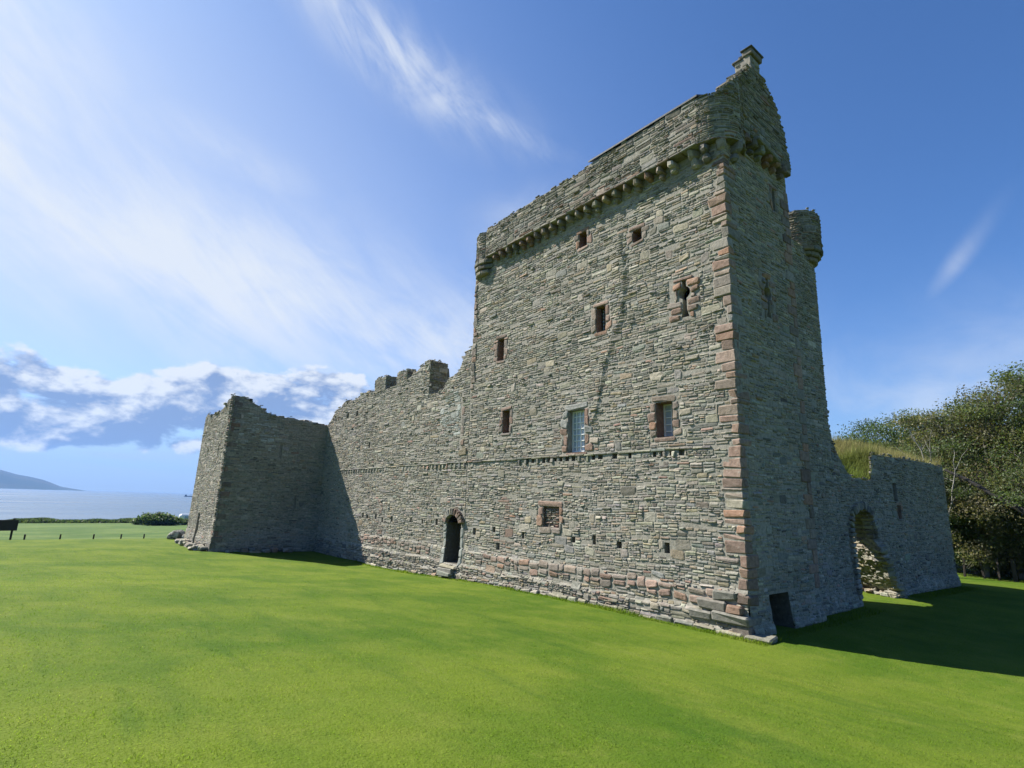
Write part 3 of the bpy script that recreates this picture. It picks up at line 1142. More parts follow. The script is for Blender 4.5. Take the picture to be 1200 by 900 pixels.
# corner turrets (rounds) -------------------------------------------------
def turret(parent, cx, cy, R, z0, z1, seed, rings, taper=None, jag=.06, rise=0.):
    d = Drum(cx, cy, R, taper)
    g = Geo()
    tp = lambda u: z1 + .10 * NZ[4](np.asarray(u) * 2.2, 0 * np.asarray(u) + seed) + rise * np.clip(np.cos(np.asarray(u) / R - .5), 0, 1) ** 1.3
    core(g, d, 0, 2 * PI * R, z0, tp, T=.4, cell=.16, bottom=True)
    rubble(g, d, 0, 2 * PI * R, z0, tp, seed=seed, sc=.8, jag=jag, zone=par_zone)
    # filled top
    a = np.linspace(0, 2 * PI, 24, endpoint=False)
    V = np.stack([cx + R * .95 * np.cos(a), cy + R * .95 * np.sin(a), np.full(24, z1 - .25)], 1)
    g.add(V, [np.arange(24)[None]], MORTAR * .5)
    r = np.random.default_rng(seed)
    for (zc, rr, hh) in rings:
        m = max(8, int(2 * PI * rr / .38))
        for i in range(m):
            t = 2 * PI * (i + .5 * (int(zc * 10) % 2)) / m
            A = np.array([[-math.sin(t), math.cos(t), 0], [math.cos(t), math.sin(t), 0], [0, 0, 1]])
            block(g, (cx + (rr - .16) * math.cos(t), cy + (rr - .16) * math.sin(t), zc), (PI * rr / m * .98, .17, hh), stone_cols(1, r)[0] * .72, A, .035, .008, r)
    o = g.build('corner_turret', M_STONE, parent)
    return o


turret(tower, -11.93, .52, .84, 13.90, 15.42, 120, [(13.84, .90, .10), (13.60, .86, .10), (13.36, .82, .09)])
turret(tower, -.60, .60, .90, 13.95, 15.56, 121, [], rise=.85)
# big corner corbels with deep gaps between them
for t in np.radians([-112, -80, -48, -6]):
    g = Geo()
    A = np.array([[math.cos(t), math.sin(t), 0], [-math.sin(t), math.cos(t), 0], [0, 0, 1]])
    cc = stone_cols(1, r4)[0] * .85
    for (zc, rr, hh) in ((13.80, .70, .17), (13.50, .58, .14)):
        c0 = np.array((-.62, .62, zc)) + A[0] * rr
        block(g, c0, (.24, .125, hh), cc, A, .07, .025, r4)
    g.build('corbel', M_STONE, tower)

# stair turret on the north-east, set back
ST = Face((-.35, 0, 0), (0, 1, 0), (1, 0, 0), side_dep)
g = Geo()
rag = lambda v: 0 * v
core(g, ST, TD - .05, 6.82, -.75, const(12.6), T=1.2, cell=.5, ends=(False, True))
rubble(g, ST, TD + .03, 6.84, -.7, const(12.6), seed=111)
# toothing left by a broken wall on its outer edge
for z in np.arange(5.4, 12.4, .13):
    if r4.random() < .75:
        block(g, (-.75, 6.78 + r4.uniform(0, .07) + .20 * max(0, (7.5 - z) / 2.), z), (.36, .12, .055), stone_cols(1, r4)[0] * .9, None, .02, .012, r4)
STN = Face((0, 6.8, 0), (-1, 0, 0), (0, 1, 0))
core(g, STN, 1.5, 3.4, -.7, const(12.6), cell=.8)
STW = Face((-3.4, 0, 0), (0, -1, 0), (-1, 0, 0))
core(g, STW, -6.8, -TD, -.7, const(12.6), cell=.8)
g.build('stair_turret_wall', M_STONE, tower)
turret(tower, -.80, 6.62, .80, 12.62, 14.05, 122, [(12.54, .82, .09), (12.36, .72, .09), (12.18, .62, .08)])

# =================================================================== CURTAIN WALL
curtain = thing('curtain_wall', 'long ruined grey curtain wall with stepped battlements and arched doorway beside the tower', 'castle wall', (-21, .6, 0))
CX0 = -29.75
ctop = profile([(-30, 7.95), (-29.7, 8.0), (-29.05, 8.45), (-28.7, 8.75), (-27.5, 9.02), (-27.4, 9.28), (-25.6, 9.22), (-24.7, 9.35), (-24.3, 9.5), (-22.8, 9.35), (-21.2, 9.28), (-19.9, 9.25), (-18.7, 9.35), (-18.2, 9.62), (-17.6, 9.80),
                (-17.2, 9.98), (-16.9, 10.0), (-16.5, 9.95), (-16.32, 8.32), (-15.3, 8.3), (-14.95, 8.42), (-14.6, 8.85), (-13.9, 9.0), (-13.4, 9.25), (-13.36, 9.8), (-12.9, 9.9), (-12.62, 10.2)])
door = (-14.0, -12.90, .42, 2.15)
slot11 = (-12.62, -12.3, 1.08, 1.55)
ch_ = put_holes(put_c, r0) + [(*door, .95, False, MORTAR * .38)]  # door reveals coloured darker, standing in for shade inside the doorway
for u in (-26.4, -25.0):
    ch_.append((u - .12, u + .14, 8.15 - .1, 8.4, .25, True))
ch_.append((-22.9, -22.7, 5.95, 6.3, .25, True))
# door arch head is a stack of narrowing courses
arch = [(-13.95, -12.95, 2.15, 2.27), (-13.88, -13.02, 2.27, 2.37), (-13.72, -13.18, 2.37, 2.45)]
ch_ += [(*a_, .95, False, MORTAR * .38) for a_ in arch]  # arch head reveals carry the same painted shade
g = Geo()
core(g, FRONT, CX0 - .2, TX0 - .004, -1.0, ctop, ch_, T=1.3, cell=.25)
dj = []
rd = np.random.default_rng(41)
v = .36
while v < 2.1:
    h = rd.uniform(.26, .40)
    dj.append((door[0] - rd.uniform(.16, .34), door[0], v, min(v + h, 2.15)))
    v += h
v = .36
while v < 1.55:
    h = rd.uniform(.3, .45)
    dj.append((door[1], door[1] + rd.uniform(.20, .26), v, v + h)); v += h
vous = []
rub_holes = [h[:4] for h in ch_] + dj + pl_c + [(-40, 1, STR - .045, STR + .045), (-14.15, -12.7, 2.15, 2.72), (-13.34, -13.26, 5.4, 8.0)]


def cur_zone(uc, vc, cols, pr, r):
    cols, pr = front_zone(uc, vc, cols, pr, r)
    return cols * .97, pr


rubble(g, FRONT, CX0, TX0 - .01, -.9, ctop, rub_holes, seed=201, zone=cur_zone, jag=.07)
rects(g, FRONT, pl_c, 'pink', .032, 79)
rects(g, FRONT, [(-13.26, -12.98, 6.9, 7.3), (-13.26, -12.92, 6.45, 6.85), (-13.26, -13.0, 6.05, 6.42), (-13.26, -12.95, 5.5, 5.8)], 'pink', .035, 42)
# rough stones on the broken wall head
uu = np.arange(-29.6, -12.8, .3)
for u in uu:
    for q_ in range(2):
        t_ = float(ctop(u))
        block(g, (u + rd.normal(0, .08), rd.uniform(.15, 1.1), t_ - .03 + rd.uniform(-.03, .04)), (rd.uniform(.12, .24), rd.uniform(.12, .25), rd.uniform(.04, .09)), stone_cols(1, rd)[0] * .85, None, .03, .02, rd)
g_cur = g
string_course(curtain, -26.9, -12.66, 92, True)

# merlons left standing on the wall
for (x0, x1, z1, z0, sd) in ((-22.75, -21.3, 10.08, 9.2, 1), (-19.95, -18.75, 10.05, 9.15, 2), (-16.95, -16.32, 10.12, 8.2, 3)):
    g = Geo()
    MF = Face((0, -.012, 0), (1, 0, 0), (0, -1, 0)); ME = Face((x1, -.012, 0), (0, 1, 0), (1, 0, 0)); MW = Face((x0, 0, 0), (0, -1, 0), (-1, 0, 0))
    yb = .80 if sd != 3 else 1.05
    tp = lambda u, z1=z1, sd=sd: z1 + .05 * NZ[sd](np.asarray(u) * 4, 0 * np.asarray(u))
    core(g, MF, x0 + .03, x1 - .03, z0, tp, T=yb, cell=.25, ends=(True, True))
    rubble(g, MF, x0, x1, z0, tp, seed=210 + sd, sc=.9)
    rubble(g, ME, .02, yb, z0, lambda u, z1=z1: np.full(np.shape(u), z1 - .02), seed=220 + sd, sc=.9)
    rubble(g, MW, -yb, -.02, z0, lambda u, z1=z1: np.full(np.shape(u), z1 - .02), seed=230 + sd, sc=.9)
    for k_ in range(6):
        block(g, (rd.uniform(x0 + .15, x1 - .15), rd.uniform(.1, yb - .1), z1 - .03), (rd.uniform(.12, .2), .15, .06), stone_cols(1, rd)[0] * .85, None, .03, .02, rd)
    g.build('merlon', M_STONE, curtain)

# doorway: dressed jambs, voussoirs, reveals, timber gate
g = Geo()
rects(g, FRONT, dj, np.clip(np.array((.33, .335, .30)) * rd.normal(1, .08, (len(dj), 1)), .1, .6), .035, 43)
ucv, vcv = -13.45, 2.10
for i, t in enumerate(np.radians(np.linspace(12, 168, 11))):
    c0 = np.array([ucv + .66 * math.cos(t), -.02 - rd.uniform(0, .02), vcv + .50 * math.sin(t)])
    A = np.array([[math.cos(t), 0, math.sin(t)], [0, 1, 0], [-math.sin(t), 0, math.cos(t)]])
    block(g, c0, (.14, .11, .062), (pinks(1, rd)[0] if rd.random() < .6 else stone_cols(1, rd)[0]) * .9, A, .018, .006, rd)
g.build('door_surround', M_STONE, curtain)
g = Geo()
x = door[0] + .03
while x < door[1] - .05:
    w = .13
    block(g, (x + w / 2, .85, .90), (w / 2 - .012, .025, .47), (1, 1, 1), None, .006)
    x += w
for z in (.62, 1.22):
    block(g, ((door[0] + door[1]) / 2, .805, z), (.5, .018, .05), (1, 1, 1), None, .005)
dr = g.build('door', M_WOOD, curtain)
dr['label'] = 'low dark timber gate deep in the arched doorway'
g = Geo()
block(g, (door[1] - .2, .77, 1.05), (.06, .018, .02), (1, 1, 1), None, .005)
g.build('handle', M_IRON, dr)
# closed dark passage behind the door
g = Geo()
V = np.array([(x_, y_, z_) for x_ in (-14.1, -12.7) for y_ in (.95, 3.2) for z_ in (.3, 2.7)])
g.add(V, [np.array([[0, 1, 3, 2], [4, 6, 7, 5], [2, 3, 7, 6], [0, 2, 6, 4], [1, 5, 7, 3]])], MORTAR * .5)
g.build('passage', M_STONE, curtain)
# door step and loose stones at the foot of the wall
g = Geo()
for k_ in range(3):
    block(g, (-13.45 + rd.normal(0, .12), -.12 - .10 * k_, .28 - .15 * k_), (rd.uniform(.45, .85), .14, .08), stone_cols(1, rd)[0], None, .03, .015, rd)
x = -23.5
while x < -12.6:
    w = rd.uniform(.3, .7)
    z = float(ground_z(x + w / 2, -.2)) + .03
    block(g, (x + w / 2, .22 - rd.uniform(.14, .3), z), (w / 2 - .015, .25, rd.uniform(.06, .1)), stone_cols(1, rd)[0] * .95, None, .035, .02, rd)
    if rd.random() < .6:
        block(g, (x + w / 2 + .1, .25 - rd.uniform(.05, .15), z + .15), (w / 2 - .03, .25, rd.uniform(.05, .08)), stone_cols(1, rd)[0] * .85, None, .035, .02, rd)
    x += w
g_cur.add(np.concatenate(g.V), g.F, np.concatenate(g.C)); g_cur.build('wall', M_STONE, curtain)
# west part of footing is in the tower's shade
# =================================================================== FAR CORNER TOWER
ct = thing('corner_tower', 'squat roofless corner tower of grey rubble at the seaward end of the wall', 'castle tower', (-34, -3, -.3))
KX, KY = -29.82, -6.1
bat = lambda u, v: .030 * np.maximum(0, 8.6 - v) * .55 + .10 * smooth(.9, .0, v) + .02 * NZ[5](u, v)
KF = Face((KX, KY, 0), (1, 0, 0), (0, -1, 0), bat)
KE = Face((KX, KY, 0), (0, 1, 0), (1, 0, 0), bat)
KW = Face((KX - 8.3, KY, 0), (0, -1, 0), (-1, 0, 0), bat)
KB = Face((KX, 4.0, 0), (-1, 0, 0), (0, 1, 0))
ft = profile([(-8.4, 8.55), (-7.5, 8.75), (-6.6, 8.5), (-4.5, 8.45), (-3.2, 8.5), (-2.2, 8.75), (-1.2, 9.05), (0, 9.1)])
et = profile([(0, 9.1), (.7, 9.05), (1.2, 8.8), (1.8, 8.62), (2.1, 8.2), (3.2, 8.12), (4.4, 8.08), (5.2, 7.95), (6.1, 7.9), (10, 7.9)])
fh = [(-5.15, -4.55, -.5, 1.75, .55, True), (-2.2, -2.0, 5.4, 6.2, .4, True)]
eh = [(4.35, 4.50, 2.3, 3.1, .10, True), (3.1, 3.25, 5.4, 6.3, .08, True)]
g = Geo()
core(g, KF, -8.3, .0, -1.1, ft, fh, T=1.1, cell=.5, ends=(True, False))
rubble(g, KF, -8.3, .26, -1.0, ft, [h[:4] for h in fh], seed=301, jag=.08)
g_k = g
kq = []
v = -.5
i = 0
while v < 9.0:
    h = rd.uniform(.24, .4)
    cc = pinks(1, rd)[0] * .9 if rd.random() < .45 else stone_cols(1, rd)[0]
    dd = float(bat(np.array(0.), np.array(v + h / 2)))
    lf, ls = (.6, .3) if i % 2 else (.3, .6)
    block(g_k, (KX + dd - lf / 2 + .03, KY - dd + ls / 2 - .03, v + h / 2), (lf / 2, ls / 2, h / 2 - .008), cc, None, .025, .012, rd)
    v += h; i += 1
g = Geo()
core(g, KE, .02, 10.1, -1.1, et, eh, T=1.1, cell=.5, ends=(False, True))


def ke_zone(uc, vc, cols, pr, r):
    n = len(uc)
    pl = (np.hypot((uc - 1.6) / 1.3, (vc - 7.0) / 1.6) < 1) & (r.random(n) < .22)
    cols = np.where(pl[:, None], np.array((.42, .43, .40)) * r.normal(1, .08, (n, 1)), cols * .95)
    return cols, pr


rubble(g, KE, -.2, 6.1, -1.0, et, [h[:4] for h in eh], seed=302, zone=ke_zone, jag=.08)
for u in np.arange(.2, 6.1, .28):
    block(g, (KX - rd.uniform(.1, .9), KY + u, float(et(u)) - .02), (rd.uniform(.15, .3), .17, .08), stone_cols(1, rd)[0] * .85, None, .03, .02, rd)
g.build('side_wall', M_STONE, ct)
g = Geo()
core(g, KW, -10.1, -.1, -1.1, const(8.5), T=1.1, cell=.8)
rubble(g, KW, -10.1, -.0, -1.0, const(8.55), seed=303, sc=1.3)
core(g, KB, 0, 8.3, -1.1, const(7.8), T=1.1, cell=1., ends=(True, True))
for u in np.arange(-8.1, 0, .28):
    block(g, (KX + u, KY + rd.uniform(.1, .9), float(ft(u)) - .02), (.17, rd.uniform(.15, .3), .08), stone_cols(1, rd)[0] * .85, None, .03, .02, rd)
g.build('back_wall', M_STONE, ct)
# spread stones of its battered foot
g = Geo()
for k_ in range(46):
    s = rd.random()
    if s < .75:
        p_ = (KX - rd.uniform(0, 8.2), KY - .42 - abs(rd.normal(0, .16)))
    else:
        p_ = (KX + .5 + abs(rd.normal(0, .12)), KY + rd.uniform(0, 5.8))
    block(g, (*p_, float(ground_z(*p_)) + rd.uniform(.0, .22)), (rd.uniform(.15, .36), rd.uniform(.14, .3), rd.uniform(.07, .16)), stone_cols(1, rd)[0], None, .05, .03, rd)
g_k.add(np.concatenate(g.V), g.F, np.concatenate(g.C)); g_k.build('front_wall', M_STONE, ct)

# =================================================================== EAST WALL WITH THE BROKEN GATE ARCH
gate = thing('gate_wall', 'low ruined wall with broken gate arch and grassy top right of the tower', 'castle wall', (-1, 13, 0))
GX = -.37
gdep = lambda u, v: .03 * NZ[6](u * .6, v * .6) + .10 * smooth(.5, .0, v)
GW = Face((GX, 0, 0), (0, 1, 0), (1, 0, 0), gdep)
gt = profile([(6.8, 6.4), (6.95, 5.75), (7.3, 5.25), (7.7, 4.9), (8.2, 4.5), (8.7, 4.36), (10.45, 4.34), (10.62, 5.38), (11.2, 5.42), (15, 5.52), (18, 5.55), (20.3, 5.5)])
apoly = [(8.30, -.9), (8.15, .3), (8.0, 1.6), (8.0, 2.6), (8.2, 3.0), (8.6, 3.2), (9.1, 3.26), (9.6, 3.12), (9.95, 2.8), (10.12, 2.3), (10.3, 1.7), (10.7, 1.2), (11.3, .5), (11.75, .05), (11.9, -.9)]
slit = (13.05, 13.5, 2.9, 3.45)
blocked = (12.75, 13.25, 3.6, 4.35)
gh = [(*slit, .9, False, PINK * 1.05), (*blocked, .12, True)]
g = Geo()
core(g, GW, 6.7, 20.35, -.9, gt, gh, cell=.16, hole_poly=apoly)
GT = Face((GX - 1.65, 0, 0), (0, 1, 0), (-1, 0, 0))
SPL = .62        # the right jamb splays open towards the inside
apoly2 = [(u + (SPL * 1.65 if u > 9.7 else SPL * .8 * max(0, u - 9.1)), v) for (u, v) in apoly]
core(g, GT, 6.7, 20.35, -.9, gt, [(slit[0], slit[1], slit[2], slit[3], .01, False)], cell=.16, hole_poly=apoly2)


def gz(uc, vc, cols, pr, r):
    return cols * .92, pr * 1.2


bigger = [(x * 1.0, y) for x, y in apoly]
rubble(g, GW, 6.85, 20.35, -.8, gt, [h[:4] for h in gh], seed=401, hole_poly=apoly, zone=gz, jag=.07)
Gend = Face((0, 20.36, 0), (-1, 0, 0), (0, 1, 0))
rubble(g, Gend, .4, 2.0, -.8, const(5.45), seed=402)
# arch ring and reveals
ap = np.array(apoly)
n = len(ap)
for i in range(n - 1):
    (u0, v0), (u1, v1) = ap[i], ap[i + 1]
    (a0_, b0_), (a1_, b1_) = apoly2[i], apoly2[i + 1]
    Pq = np.array([(GX + .02, u0, v0), (GX + .02, u1, v1), (GX - 1.65, a1_, b1_), (GX - 1.65, a0_, b0_)])
    g.add(Pq, [np.array([[0, 1, 2, 3]])], MORTAR * .7)
s = np.concatenate([[0], np.cumsum(np.hypot(*(np.diff(ap[1:11], axis=0).T)))])
rg = np.random.default_rng(51)
for t in np.arange(0, s[-1], .17):
    u, v = np.interp(t, s, ap[1:11, 0]), np.interp(t, s, ap[1:11, 1])
    u2, v2 = np.interp(t + .05, s, ap[1:11, 0]), np.interp(t + .05, s, ap[1:11, 1])
    tv = np.array([0, u2 - u, v2 - v]); L_ = np.linalg.norm(tv)
    if L_ < 1e-6: continue
    tv /= L_
    nv = np.array([0, -tv[2], tv[1]])
    for xx in ((GX - .10, GX - .5, GX - .95, GX - 1.4) if not (u > 10 and v < 2.2) else ()):
        block(g, np.array((xx + rg.normal(0, .02), u + (SPL * (GX - xx) if u > 9.7 else 0), v)) + nv * .10, (.22, .068, .14), stone_cols(1, rg)[0] * .85, np.array([[1, 0, 0], tv, nv]), .02, .012, rg)
rects(g, GW, surround(*slit, rg, (.1, .2), .12, .1), 'pink', .02, 52)
g.build('wall', M_STONE, gate)

# exposed rubble core in the broken right jamb of the arch (catches the sun)
g = Geo()
for k_ in range(380):
    v = rg.uniform(-.1, 2.1)
    y = np.interp(v, [-.9, .05, .5, 1.2, 1.7, 2.3], [11.9, 11.75, 11.3, 10.7, 10.3, 10.12])
    x = GX - rg.uniform(-.10, 1.65)
    y += SPL * (GX - x)
    tn = math.atan2(-SPL, 1) + rg.normal(0, .10)
    A = np.array([[math.cos(tn), math.sin(tn), rg.normal(0, .06)], [-math.sin(tn), math.cos(tn), rg.normal(0, .08)], [0, rg.normal(0, .08), 1]])
    cc = stone_cols(1, rg)[0] * .85
    if rg.random() < .25: cc = np.array((.27, .255, .21))
    block(g, (x, y + rg.uniform(.09, .16), v), (rg.uniform(.10, .26), .15, rg.uniform(.05, .11)), cc, A, .03, .025, rg)
for k_ in range(40):
    x = GX - rg.uniform(-.3, 1.6); y = 11.75 + SPL * (GX - x) - abs(rg.normal(0, .25))
    block(g, (x, y, float(ground_z(x, y)) + rg.uniform(0, .12)), (rg.uniform(.08, .2), rg.uniform(.08, .18), rg.uniform(.04, .1)), stone_cols(1, rg)[0], None, .03, .025, rg)
g.build('broken_jamb', M_STONE, gate)['label'] = 'tumbled sunlit rubble in the broken jamb of the arch'


# turf on the wall head and the vault behind
def blades(g, X, Y, Z, h, w, r, lean=.5, col=(1, 1, 1), var=.2, wind=0.):
    n = len(X)
    a = r.uniform(0, 2 * PI, n)
    dx, dy = np.cos(a) * w / 2, np.sin(a) * w / 2
    la = r.uniform(0, 2 * PI, n); lm = r.uniform(0, lean, n) * h
    lx, ly = np.cos(la) * lm + wind * h, np.sin(la) * lm
    B0 = np.stack([X - dx, Y - dy, Z], 1); B1 = np.stack([X + dx, Y + dy, Z], 1)
    T = np.stack([X + lx, Y + ly, Z + h], 1)
    V = np.stack([B0, B1, T], 1).reshape(-1, 3)
    F = np.arange(3 * n).reshape(n, 3)
    C = np.asarray(col) * r.normal(1, var, (n, 1)) if np.ndim(col) == 1 else col * r.normal(1, var, (n, 1))
    C = np.clip(C, .02, 1.6)
    g.add(V, [F], np.repeat(C, 3, 0))


M_TURF, nt = material('long_turf')
c = attr(nt)
d = nt.new('ShaderNodeBsdfDiffuse'); nt.link(c, d.inputs[0])
tr = nt.new('ShaderNodeBsdfTranslucent'); nt.link(c, tr.inputs[0])
mx = nt.new('ShaderNodeMixShader'); mx.inputs[0].default_value = .4
nt.link(d.outputs[0], mx.inputs[1]); nt.link(tr.outputs[0], mx.inputs[2])
o_ = nt.new('ShaderNodeOutputMaterial'); nt.link(mx.outputs[0], o_.inputs[0])


def turf_z(x, y):
    wallz = np.interp(y, [6.8, 7.3, 8.2, 8.8, 10.35, 10.75, 20.3], [5.3, 4.9, 4.42, 4.30, 4.34, 5.34, 5.46])
    crest = np.interp(y, [6.8, 8.0, 9, 10.4, 11.2, 12.2, 13.5, 16, 18.5, 20.3], [5.3, 4.8, 4.6, 4.6, 5.1, 5.75, 6.10, 6.10, 5.9, 5.45])
    k = smooth(GX + .05, GX - 2.2, x)
    z = wallz * (1 - k) + crest * k
    z = z + .06 * NZ[1](x * 2, y * 2)
    return z - .35 * np.maximum(0, -4.5 - x) ** 1.2


g = Geo()
for (xa, xb, ya, yb_, na_, nb_) in ((-2.0, GX - .06, 6.9, 10.9, 14, 30), (-6.5, GX - .06, 10.9, 20.25, 40, 60)):
    xs = np.linspace(xa, xb, na_); ys = np.linspace(ya, yb_, nb_)
    X, Y = np.meshgrid(xs, ys, indexing='ij')
    Z = turf_z(X, Y)
    I = np.arange(X.size).reshape(X.shape)
    g.add(np.stack([X, Y, Z], -1).reshape(-1, 3), [np.stack([I[:-1, :-1], I[1:, :-1], I[1:, 1:], I[:-1, 1:]], -1).reshape(-1, 4)], (.085, .105, .03))
rt = np.random.default_rng(61)
nB = 60000
X = rt.uniform(-4.6, GX - .02, nB); Y = rt.uniform(6.95, 20.2, nB)
kp = (Y > 10.9) | (X > -2.0)
X, Y = X[kp], Y[kp]; nB = len(X)
dry = smooth(9.5, 12, Y + 1.3 * NZ[3](X * 1.5, Y * 1.5))[:, None] * .85
cc = np.array((.135, .175, .040)) * (1 - dry) + np.array((.27, .245, .105)) * dry
blades(g, X, Y, turf_z(X, Y) - .02, np.clip(rt.gamma(3., .085, nB), .08, .75) * np.clip(.8 + .5 * NZ[2](X * 1.7, Y * 1.7), .4, 1.5), rt.uniform(.012, .028, nB), rt, .7, cc, .22, .1)
tc = g.build('turf_cap', M_TURF, gate)
tc['kind'] = 'stuff'
g = Geo()
IN = Face((-5.8, 0, 0), (0, 1, 0), (-1, 0, 0))
core(g, IN, 11.2, 20.3, -.8, const(4.7), T=.8, cell=.8, ends=(True, True))
INF2 = Face((0, 11.95, 0), (1, 0, 0), (0, -1, 0))
core(g, INF2, -5.8, -2.0, -.8, const(5.0), T=.6, cell=.6, ends=(True, True))
rubble(g, INF2, -5.8, -2.05, -.7, const(5.0), seed=403)
g.build('range_wall', M_STONE, gate)

# =================================================================== GRASS
CAM = np.array((7.41, -13.78, 3.10))
rgz = np.random.default_rng(71)
g = Geo()
nB = 560000
r_ = 2.2 + 38 * rgz.random(nB) ** 2.4
a_ = np.radians(-51.2 + rgz.uniform(-62, 62, nB))
X = CAM[0] + r_ * np.sin(a_); Y = CAM[1] + r_ * np.cos(a_)
ok = ~((Y > -.35) & (X < .35))
X, Y, r_ = X[ok], Y[ok], r_[ok]
tuft = np.clip(.85 + .20 * NZ[0](X * 3.1, Y * 3.1) + .18 * NZ[1](X * 9, Y * 9), .45, 1.4)
hh = rgz.uniform(.014, .030, len(X)) * tuft
cv = np.array((.96, 1.0, .9)) * np.ones((len(X), 3)) * np.clip(1.04 + .17 * rgz.normal(0, 1, (len(X), 1)), .5, 1.6)
dry = rgz.random(len(X)) < .09
cv[dry] = cv[dry] * np.array((1.45, 1.15, 1.8))
blades(g, X, Y, ground_z(X, Y) - .006, hh, (.0032 + .0006 * r_) * rgz.uniform(.7, 1.3, len(X)), rgz, 1.5, cv, .05)
# longer uncut tufts along the foot of the walls
nB = 16000
X = rgz.uniform(-24, .6, nB); Y = -.10 - .38 * rgz.random(nB) ** 1.2 - .05
X2 = rgz.uniform(-.15, .6, 5000); Y2 = rgz.uniform(-.4, 20.2, 5000)
k2 = ((Y2 > 4.2) | (X2 > .2)) & ~((Y2 > 7.8) & (Y2 < 12.1))
X2, Y2 = X2[k2], Y2[k2]
X = np.concatenate([X, X2]); Y = np.concatenate([Y, Y2])
blades(g, X, Y, ground_z(X, Y) - .01, rgz.uniform(.04, .15, len(X)) * np.clip(.7 + .6 * NZ[2](X * 2.3, 0 * X), .3, 1.5), rgz.uniform(.008, .018, len(X)), rgz, .9, (.95, .95, .9), .2)
tag(g.build('grass', M_GRASS), 'short blades of green grass covering the lawn', 'grass', kind='stuff')

# fallen leaves and worm casts: small clover-pale flecks stay in the blades' colours

# =================================================================== TREES
def tube(g, pts, rad, col, k=6):
    pts = np.asarray(pts, float); rad = np.asarray(rad, float)
    n = len(pts)
    T = np.gradient(pts, axis=0); T /= np.linalg.norm(T, axis=1)[:, None] + 1e-9
    ref = np.array((.3, .9, .2))
    A = np.cross(T, ref); A /= np.linalg.norm(A, axis=1)[:, None] + 1e-9
    B = np.cross(T, A)
    t = np.linspace(0, 2 * PI, k, endpoint=False)
    V = pts[:, None] + rad[:, None, None] * (np.cos(t)[None, :, None] * A[:, None] + np.sin(t)[None, :, None] * B[:, None])
    i = np.arange(n - 1)[:, None]; j = np.arange(k)[None]
    q = np.stack([i * k + j, i * k + (j + 1) % k, (i + 1) * k + (j + 1) % k, (i + 1) * k + j], -1).reshape(-1, 4)
    g.add(V.reshape(-1, 3), [q], col)


def limb(p0, p1, r, n=7, wob=.12):
    t = np.linspace(0, 1, n)[:, None]
    L = np.linalg.norm(p1 - p0)
    p = p0 + (p1 - p0) * t
    p = p + np.cumsum(r.normal(0, wob * L / n, (n, 3)), 0) * np.sin(t * PI) ** .5
    p[:, 2] += -.06 * L * np.sin(t[:, 0] * PI) * r.uniform(-1, 1)
    return p


LEAFP = {
    'olive': [(.085, .105, .026), (.115, .125, .034), (.065, .088, .024), (.140, .130, .042), (.110, .095, .036)],
    'green': [(.068, .094, .026), (.092, .118, .032), (.054, .078, .024), (.116, .130, .042)],
    'rust': [(.118, .112, .042), (.105, .110, .038), (.150, .122, .050), (.085, .102, .032), (.140, .108, .050)],
}


for k_ in LEAFP:
    LEAFP[k_] = [tuple(np.array(c_) * (.98, 1.13, 1.38)) for c_ in LEAFP[k_]]


